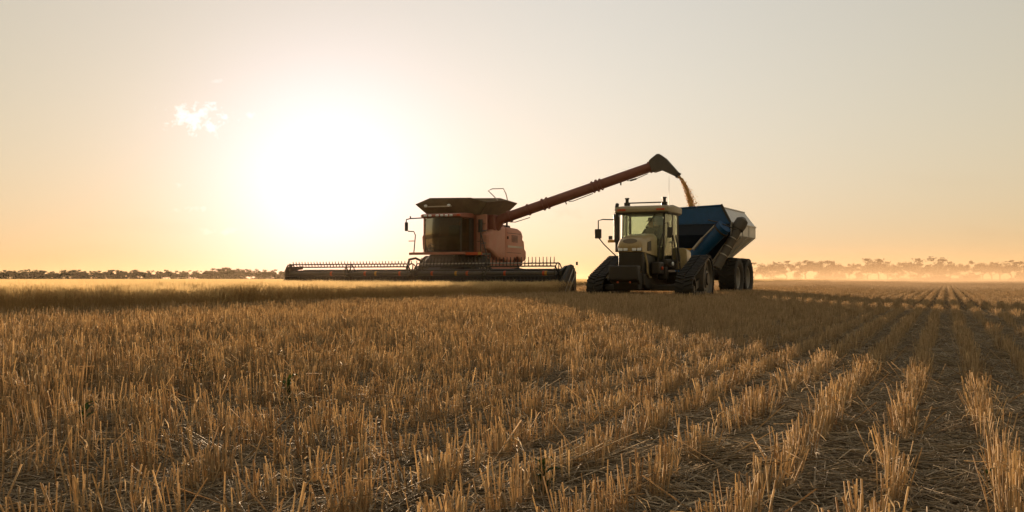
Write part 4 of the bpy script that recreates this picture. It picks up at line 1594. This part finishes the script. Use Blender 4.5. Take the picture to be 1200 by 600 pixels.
    MB().tube([(-1.868, y - .03, 2.665), (-1.862, y, 2.662), (-1.868, y + .03, 2.665)], .007, 6).build('mouth', 'auger_red', root)
    return root


build_driver()

# ------------------------------------------------------------------ grain cart
CART = (8.23, 44.2)
CHEAD = R(26)


def build_cart():
    root = empty('grain_cart', (CART[0], CART[1], 0), -math.pi / 2 - CHEAD)
    tag(root, 'blue and silver grain cart with folded auger behind the tractor', 'grain cart')
    W, x0, x1 = 1.75, 2.15, -2.35       # half width, front, rear
    zr, zm, zt = 2.62, 3.10, 3.74
    Wt, x0t, x1t = 1.32, 2.0, -2.05
    wb, xb0, xb1, zb = .38, .75, -1.3, 1.25
    t = .03
    for sd in (-1, 1):
        mt = 'silver'
        s1 = MB().plate([(x0, sd * W, zr), (x1, sd * W, zr), (x1, sd * W, zm), (x0, sd * W, zm)], sd * -t).build('side_panel', mt, root, smooth=False)
        s2 = MB().plate([(x0, sd * W, zm + .01), (x1, sd * W, zm + .01), (x1t, sd * Wt, zt), (x0t, sd * Wt, zt)], sd * -t).build('upper_side_panel', mt, root, smooth=False)
        s3 = MB().plate([(xb0, sd * wb, zb), (xb1, sd * wb, zb), (x1, sd * W, zr - .01), (x0, sd * W, zr - .01)], sd * -t).build('hopper_side', mt, root, smooth=False)
        r = MB()
        r.tube([(x0t, sd * Wt, zt + .01), (x1t, sd * Wt, zt + .01)], .035, 6)
        r.build('rim_rail', mt, s2)
        r = MB()
        r.box(x1, x0, sd * (W + .001), sd * (W + .04), zm - .03, zm + .02)
        r.build('side_rail', mt, s1)
        for k in range(4):
            u = (k + .5) / 4
            pa = Vector((xb0 + (xb1 - xb0) * u, sd * wb, zb + .02))
            pb = Vector((x0 + (x1 - x0) * u, sd * W, zr - .03))
            MB().tube([pa + Vector((0, sd * .02, -.03)), pb + Vector((0, sd * .02, -.03))], .035, 4).build('rib', mt, s3)
        for k in range(3):
            x = x0 - .9 - k * 1.15
            MB().hexa([(x - .03, sd * (W + .002), zr), (x + .03, sd * (W + .002), zr), (x + .03, sd * (W + .03), zr), (x - .03, sd * (W + .03), zr),
                       (x - .03, sd * (W + .002), zm - .04), (x + .03, sd * (W + .002), zm - .04), (x + .03, sd * (W + .03), zm - .04), (x - .03, sd * (W + .03), zm - .04)]).build('rib', mt, s1)
    # front: blue sheets; the top one climbs towards the auger side
    f1 = MB().plate([(x0, -W, zr), (x0, W, zr), (x0, W, zm), (x0, -W, zm)], -t).build('front_panel', 'blue_shaded', root, smooth=False)  # shade below the upper sheet is put into this panel's colour
    f2 = MB().plate([(x0 + .01, -W, zm + .01), (x0 + .01, W, zm + .01), (x0t + .02, Wt, zt + .06), (x0t + .02, -Wt, zt - .04)], -t).build('upper_front_panel', 'blue', root, smooth=False)
    MB().tube([(x0t + .02, -Wt, zt - .03), (x0t + .02, Wt, zt + .07)], .04, 6).build('rim_rail', 'blue', f2)
    MB().box(x0 + .002, x0 + .06, -W, W, zm - .05, zm + .03).build('front_rail', 'blue', f1)
    MB().plate([(xb0, -wb, zb), (xb0, wb, zb), (x0, W, zr - .01), (x0, -W, zr - .01)], -t).build('hopper_front', 'blue_shaded', root, smooth=False, label='blue sloping front of the hopper with shade painted in')
    MB().plate([(x1, -W, zr), (x1, W, zr), (x1, W, zm), (x1, -W, zm)], t).build('rear_panel', 'silver', root, smooth=False)
    MB().plate([(x1, -W, zm + .01), (x1, W, zm + .01), (x1t, Wt, zt), (x1t, -Wt, zt)], t).build('upper_rear_panel', 'silver', root, smooth=False)
    MB().plate([(xb1, -wb, zb), (xb1, wb, zb), (x1, W, zr - .01), (x1, -W, zr - .01)], t).build('hopper_rear', 'silver', root, smooth=False)
    # corner post, front left
    MB().tube([(x0 + .03, W, zm), (x0t + .04, Wt + .02, zt + .10)], .05, 8).build('corner_post', 'dark', root)
    MB().box(xb1, xb0, -wb, wb, zb - .2, zb + .01).build('sump', 'dark', root, bevel=.03)
    # grain inside
    heap = MB()
    n = 24
    vv = [(.6, 0, 3.42)]
    for k, z in ((.4, 3.28), (.75, 3.1), (1.0, 2.98)):
        for i in range(n):
            a = 2 * math.pi * i / n
            q = max(abs(math.cos(a)), abs(math.sin(a)))
            vv.append(((x0 + x1) / 2 + .5 * (1 - k) + 2.2 * k * math.cos(a) / q * .98, 1.68 * k * math.sin(a) / q, z))
    ff = [(0, 1 + i, 1 + (i + 1) % n) for i in range(n)]
    for j in range(2):
        for i in range(n):
            a, c = 1 + j * n + i, 1 + j * n + (i + 1) % n
            ff.append((a, a + n, c + n, c))
    heap.add(vv, ff).build('grain_heap', 'grain', root)
    # lower auger: broad blue tube across the front, from the sump up to the left shoulder
    p0, p1 = Vector((2.05, -.55, .95)), Vector((2.62, 1.62, 2.92))
    tb = MB().tube([p0, p1], .30, 24).build('auger_tube', 'blue', root)
    d = (p1 - p0).normalized()
    for u in (.05, .93):
        p = p0 + (p1 - p0) * u
        MB().tube([p - d * .03, p + d * .03], .345, 24).build('flange', 'dark', tb)
    for u in (.5, .66, .8):
        p = p0 + (p1 - p0) * u + Vector((.16, -.22, .12))
        MB().tube([p, p + d * .28], .025, 6).build('bracket', 'steel', tb)
    # folded upper auger: grey tube lying beside it, with its round spout at the top
    q0, q1 = Vector((2.45, 1.25, 1.25)), Vector((1.75, 2.0, 2.95))
    e = (q1 - q0).normalized()
    up = MB().tube([q0, q1], .19, 20).build('folded_auger', 'greyrub', root)
    MB().tube([q1 - e * .15, q1 + e * .05, q1 + e * .28, q1 + e * .40], [.24, .27, .25, .10], 20).build('auger_spout', 'greyrub', up)
    for u in (.3, .5, .7):
        p = q0 + (q1 - q0) * u
        MB().tube([p - e * .02, p + e * .02], .205, 20).build('collar', 'steel', up)
    m = MB().tube([(2.75, 1.25, 2.95), (2.75, .75, 2.45)], .035, 8)
    m.tube([(2.75, .75, 2.45), (2.72, .35, 2.0)], .06, 8)
    m.build('hydraulic_ram', 'steel', root)
    m = MB()
    m.tube([(2.4, .9, 3.2), (2.6, 1.3, 3.1), (2.65, 1.7, 2.95), (2.3, 2.0, 2.8)], .025, 6)
    m.build('hydraulic_hose', 'black', root)
    MB().box(2.2, 2.26, -.2, .5, 1.98, 2.06).build('reflector', 'yellow', root)
    # frame, tongue and axles
    fr = MB()
    for y in (-.62, .62):
        fr.box(-2.2, 1.9, y - .1, y + .1, .95, 1.2)
    fr.box(1.7, 1.95, -.75, .75, .9, 1.2)
    fr.box(-2.2, -2.0, -.75, .75, .9, 1.2)
    fr.build('frame', 'dark', root)
    hit = Vector((6.15, 37.95, 0)) - Vector((CART[0], CART[1], 0))
    a = -math.pi / 2 - CHEAD
    hx, hy = hit.x * math.cos(a) + hit.y * math.sin(a), -hit.x * math.sin(a) + hit.y * math.cos(a)
    tg = MB()
    tg.tube([(1.9, -.6, 1.0), (hx - .3, hy - .08, .62)], .1, 8)
    tg.tube([(1.9, .6, 1.0), (hx - .3, hy + .08, .62)], .1, 8)
    tg.tube([(hx - .45, hy, .62), (hx + .1, hy, .6)], .11, 8)
    tg.build('tongue', 'dark', root)
    MB().tube([(3.4, -.35, .0), (3.4, -.35, 1.0)], .06, 8).build('stand_leg', 'dark', root)
    for x in (.22, -1.58):
        MB().tube([(x, -1.3, .86), (x, 1.3, .86)], .12, 8).build('axle', 'dark', root)
        for sd in (-1, 1):
            tyre('tyre', root, (x, sd * 1.30, .86), .86, .72, .46, 22, sd, rim_mat='rimgrey')
    for sd in (-1, 1):
        MB().box(-1.7, .35, sd * .78, sd * .92, .72, 1.0).build('walking_beam', 'dark', root, bevel=.04)
    MB().box(1.95, 2.02, .45, .6, .62, .74).build('marker_light', 'amber', root)
    return root


build_cart()


def build_grain():
    """the stream of grain from the spout down into the cart"""
    rd = random.Random(3)
    a = -math.pi / 2 - HEAD
    def loc(x, y, z):
        return Vector((HDR[0] + x * math.cos(a) - y * math.sin(a), HDR[1] + x * math.sin(a) + y * math.cos(a), z))
    p0 = loc(-5.21, 9.32, 5.04)
    p1 = p0 + Vector((.72, .35, -1.65))
    v, f = [], []
    me_n = 5200
    for i in range(me_n):
        u = rd.random() ** .8
        c = p0 + Vector(((p1 - p0).x * (u ** .55), (p1 - p0).y * (u ** .55), (p1 - p0).z * u))
        w = .075 + .10 * u
        k = rd.random()
        c += Vector((rd.gauss(0, w * .45) + (abs(rd.gauss(0, .22)) * u if k < .16 else 0), rd.gauss(0, w * .5), rd.gauss(0, .02)))
        r = rd.uniform(.008, .017)
        o = len(v)
        dv = Vector((rd.gauss(0, 1), rd.gauss(0, 1), rd.gauss(0, 2))).normalized()
        s = dv.orthogonal().normalized()
        t = dv.cross(s)
        v += [c + dv * r * 1.8, c - dv * r * 1.8, c + s * r, c - s * r, c + t * r, c - t * r]
        f += [tuple(o + q for q in z) for z in ((0, 2, 4), (0, 4, 3), (0, 3, 5), (0, 5, 2), (1, 4, 2), (1, 3, 4), (1, 5, 3), (1, 2, 5))]
    o = MB()
    o.v, o.f = [tuple(p) for p in v], f
    g = o.build('falling_grain', 'grain', smooth=False)
    tag(g, 'stream of brown wheat grain falling from the auger spout', 'grain', kind='stuff')


build_grain()

# ------------------------------------------------------------------ trees on the horizon


def make_tree(seed, h, spread, kind):
    """gum tree: forked trunk with limbs, leaf sprays spread round the limb ends"""
    rd = random.Random(seed)
    wood = MB()
    tips = []
    th = h * rd.uniform(.22, .36)
    bend = rd.uniform(-.06, .06) * h
    base = Vector((0, 0, -.2))
    fork = Vector((bend, rd.uniform(-.04, .04) * h, th))
    wood.tube([base, (bend * .4, 0, th * .5), fork], [h * .028, h * .023, h * .02], 7)
    for k in range(rd.randint(4, 6)):
        a = rd.uniform(0, 6.28)
        ln = rd.uniform(.45, .95)
        e = fork + Vector((math.cos(a) * spread * ln * .5, math.sin(a) * spread * ln * .5, (h - th) * rd.uniform(.35, .85)))
        mid = (fork + e) / 2 + Vector((rd.gauss(0, .05) * h, rd.gauss(0, .05) * h, -.03 * h))
        wood.tube([fork, mid, e], [h * .014, h * .010, h * .005], 5)
        tips += [(e, 1.0), ((mid + e) / 2, .7)]
        for j in range(2):
            a2 = a + rd.uniform(-1.2, 1.2)
            e2 = mid + Vector((math.cos(a2) * spread * .28, math.sin(a2) * spread * .28, h * rd.uniform(.05, .26)))
            wood.tube([mid, e2], [h * .007, h * .003], 4)
            tips.append((e2, .8))
    tips.append((fork + Vector((0, 0, (h - th) * .9)), .8))
    if kind:                        # low skirt of scrub foliage
        for k in range(4 + 5 * kind):
            tips.append((Vector((rd.uniform(-.4, .4) * spread, rd.uniform(-.4, .4) * spread, h * rd.uniform(.02, .48))), 1.15))
    vv, ff, ss = [], [], []
    for c, k in tips:
        r = h * rd.uniform(.085, .14) * k
        shade = rd.uniform(.1, .9)
        for i in range(int((70 + 22 * kind) * k)):
            d = Vector((rd.gauss(0, 1), rd.gauss(0, 1), rd.gauss(0, .7)))
            p = Vector(c) + d * r * .62
            s = h * rd.uniform(.016, .034)
            u = Vector((rd.gauss(0, 1), rd.gauss(0, 1), rd.gauss(0, 1))).normalized()
            w = u.orthogonal().normalized()
            o = len(vv)
            vv += [p - u * s * 1.6, p + w * s * .7, p + u * s * 1.6, p - w * s * .7]
            ff.append((o, o + 1, o + 2, o + 3))
            ss += [min(1, max(0, shade + rd.gauss(0, .2)))] * 4
    root = empty('gum_tree', (0, 0, 0))
    wood.build('trunk', 'bark', root)
    me = mesh_np('crown', np.array([tuple(p) for p in vv]), np.array(ff), np.array(ss))
    me.materials.append(M['leaf'])
    cr = bpy.data.objects.new('crown', me)
    col.objects.link(cr)
    cr.parent = root
    return root


def build_trees():
    rd = random.Random(11)
    protos = [make_tree(900 + i, 10.0, 9.0 + (i % 3), (i + 1) % 2) for i in range(7)] + [make_tree(950 + i, 10.0, 10.0 + (i % 3), 2) for i in range(5)]
    used = set()
    def put(px, D, h, sx, label, group, ks=(0, 1, 2, 3, 5, 7, 9)):
        i = rd.choice(ks)
        if i in used:
            o = copy_tree(protos[i])
        else:
            o = protos[i]
            used.add(i)
        X = (px - 600) / 1200 * D
        k = h / 10.0
        o.location = (X, D, 0)
        o.scale = (k * sx, k * sx, k)
        o.rotation_euler = (0, 0, rd.uniform(0, 6.28))
        tag(o, label, 'tree', group)
    # right: bigger gums standing in the dust, with the heights of the skyline
    sky = ((884, 306), (896, 310), (908, 306), (921, 304), (934, 308), (946, 304), (960, 308), (972, 304), (984, 311), (995, 308), (1006, 309), (1018, 301), (1030, 302), (1042, 305), (1054, 307),
           (1066, 306), (1078, 307), (1093, 300), (1104, 309), (1115, 305), (1126, 308), (1138, 305), (1150, 308), (1162, 306), (1173, 308), (1183, 303), (1196, 305), (1210, 306), (1226, 303), (1243, 306))
    special = {1018: 'tall gum tree in dust, highest of the right skyline left of centre', 1093: 'tall narrow crowned gum tree at the middle right of dusty skyline',
               1183: 'tall gum tree in dust close to the right edge', 884: 'faint gum tree in thick dust just right of the grain cart'}
    words = 'first second third fourth fifth sixth seventh eighth ninth tenth eleventh twelfth thirteenth fourteenth fifteenth sixteenth seventeenth eighteenth nineteenth twentieth'.split()
    words += ['twenty-' + w for w in words[:9]] + ['thirtieth']
    for j, (px, top) in enumerate(sky):
        D = 470 + rd.uniform(-20, 25)
        h = (327 - top) / 1200 * D + .8
        put(px + rd.uniform(-2, 2), D, h * .95, rd.uniform(1.05, 1.45), special.get(px, words[j] + ' hazy gum tree from the grain cart in the dusty right skyline'), 'gum trees in the dust on the right horizon')
    # left: a low dark belt far behind the standing wheat
    px = -40.0
    def zone(p):
        for lim, w in ((60, 'at the left photo edge'), (130, 'left of the small white cloud'), (200, 'a little left of the white cloud'), (250, 'under the white cloud'), (290, 'where the belt stands tallest'),
                       (335, 'just left of the harvester front'), (420, 'behind the outer harvester front')):
            if p < lim:
                return 'small dark gum tree in the low left belt, ' + w
        return 'small gum tree in glare behind the middle of the harvester front'
    while px < 500:
        D = 610 + rd.uniform(-25, 30)
        top = 318 - 2.6 * math.exp(-((px - 262) / 22) ** 2) - rd.uniform(-1.6, 2.6)
        h = (327 - top) / 1200 * D + .8
        put(px, D, h, rd.uniform(1.1, 1.6), zone(px), 'low tree belt on the left horizon', (1, 3, 7, 8, 9, 10, 11))
        px += rd.uniform(3.2, 6.2)

    for i, p in enumerate(protos):
        if i not in used:
            for ch in list(p.children):
                bpy.data.objects.remove(ch)
            bpy.data.objects.remove(p)


build_trees()

# ------------------------------------------------------------------ weeds among the stubble


def weed(loc, h, label, seed, n=14, dry=False):
    rd = random.Random(seed)
    root = empty('weed', loc)
    tag(root, label, 'weed')
    st = MB()
    st.tube([(0, 0, -.03), (.01, 0, h * .5), (.0, .01, h)], [.005, .004, .002], 5)
    st.build('stem', 'weed', root)
    for k in range(n):
        z = h * (.15 + .85 * k / n)
        a = k * 2.4 + rd.uniform(-.4, .4)
        l = h * rd.uniform(.22, .42)
        d = Vector((math.cos(a), math.sin(a), 0))
        s = Vector((-d.y, d.x, 0))
        b = Vector((0, 0, z))
        pts = [b, b + d * l * .35 + Vector((0, 0, l * .35)), b + d * l * .7 + Vector((0, 0, l * .45)), b + d * l + Vector((0, 0, l * .3))]
        ws = [.1, .26, .22, .02]
        m = MB()
        vv = []
        for p, w in zip(pts, ws):
            vv += [p - s * l * w, p + Vector((0, 0, -l * w * .3)), p + s * l * w]
        ff = []
        for i in range(3):
            ff += [(3 * i, 3 * i + 1, 3 * i + 4, 3 * i + 3), (3 * i + 1, 3 * i + 2, 3 * i + 5, 3 * i + 4)]
        m.add(vv, ff)
        m.build('leaf', 'weed', root)
    return root


def ground_at(px, py):
    Y = 1200 * CAM_H / (py - 327)
    return ((px - 600) / 1200 * Y, Y, -.01)


weed(ground_at(636, 590), .17, 'small green weed sprouting between straw in the front centre', 1)
weed(ground_at(1158, 578), .09, 'low dark green weed on bare soil at bottom right', 2, 22)
weed(ground_at(694, 490), .13, 'little green weed beside a stubble row near the middle', 3)
weed(ground_at(98, 520), .20, 'green weed standing in tall stubble at lower left', 4)
weed(ground_at(338, 480), .21, 'green weed among tall stubble left of the middle', 5)
weed(ground_at(232, 455), .22, 'green weed tuft in thick stubble below the standing wheat', 6)

# ------------------------------------------------------------------ dust and air


def volume_material(name, density, color, aniso):
    m = bpy.data.materials.new(name)
    m.use_nodes = True
    nt = m.node_tree
    nt.nodes.clear()
    o = nt.nodes.new('ShaderNodeOutputMaterial')
    v = nt.nodes.new('ShaderNodeVolumePrincipled')
    v.inputs['Color'].default_value = (*color, 1)
    v.inputs['Density'].default_value = density
    v.inputs['Anisotropy'].default_value = aniso
    nt.links.new(v.outputs[0], o.inputs['Volume'])
    return m


def dust_cloud(x0, x1, y0, y1, top, density, fall, label):
    """bank of dust: densest at the ground, uneven, thinning out towards its borders"""
    m = bpy.data.materials.new('field_dust')
    m.use_nodes = True
    nt = m.node_tree
    nt.nodes.clear()
    N, Lk = nt.nodes, nt.links
    o = N.new('ShaderNodeOutputMaterial')
    v = N.new('ShaderNodeVolumePrincipled')
    v.inputs['Color'].default_value = (1.0, .72, .46, 1)
    v.inputs['Anisotropy'].default_value = .2
    tc = N.new('ShaderNodeTexCoord')
    sp = N.new('ShaderNodeSeparateXYZ')
    Lk.new(tc.outputs['Object'], sp.inputs[0])

    def mt(op, a_, b_):
        n = N.new('ShaderNodeMath')
        n.operation = op
        for i, q in enumerate((a_, b_)):
            if isinstance(q, (int, float)):
                n.inputs[i].default_value = q
            else:
                Lk.new(q, n.inputs[i])
        return n.outputs[0]

    def ramp(val, a_, b_):
        n = N.new('ShaderNodeMapRange')
        n.interpolation_type = 'SMOOTHSTEP'
        n.inputs[1].default_value = a_
        n.inputs[2].default_value = b_
        Lk.new(val, n.inputs[0])
        return n.outputs[0]
    cx, cy = (x0 + x1) / 2, (y0 + y1) / 2
    hx, hy = (x1 - x0) / 2, (y1 - y0) / 2
    ex = ramp(mt('ABSOLUTE', mt('DIVIDE', sp.outputs[0], hx), 0), 1.0, .45)
    ey = ramp(mt('ABSOLUTE', mt('DIVIDE', sp.outputs[1], hy), 0), 1.0, .55)
    ez = ramp(sp.outputs[2], top, 0.0)
    ns = N.new('ShaderNodeTexNoise')
    ns.inputs['Scale'].default_value = 4.5 / hx
    ns.inputs['Detail'].default_value = 3
    Lk.new(tc.outputs['Object'], ns.inputs['Vector'])
    k = ramp(ns.outputs[0], .25, .75)
    f = mt('EXPONENT', mt('DIVIDE', sp.outputs[2], -fall), 0)
    d = mt('MULTIPLY', mt('MULTIPLY', mt('MULTIPLY', ex, ey), mt('MULTIPLY', ez, f)), mt('MULTIPLY', mt('ADD', k, .25), density))
    Lk.new(d, v.inputs['Density'])
    Lk.new(v.outputs[0], o.inputs['Volume'])
    ob = MB().box(-hx, hx, -hy, hy, .03, top).build('dust_cloud', m, smooth=False)
    ob.location = (cx, cy, 0)
    tag(ob, label, 'dust', kind='stuff')
    return ob


dust_cloud(-5, 330, 70, 450, 14.0, .0062, 5.0, 'pale dust hanging low over the paddock before the right trees')
dust_cloud(-16, 1, 33, 50, 3.6, .012, 1.6, 'golden chaff and dust hanging round the far end of the harvester front')
dust_cloud(6, 44, 54, 110, 5.0, .006, 1.6, 'dust trail lying low behind the grain cart')

hz = MB().box(-3300, 3300, -3300, 3300, -1.5, 14.5).build('haze', volume_material('evening_air', .000025, (1.0, .80, .56), .66), smooth=False)
tag(hz, 'thin golden evening haze filling the air over the paddock', 'haze', kind='stuff')
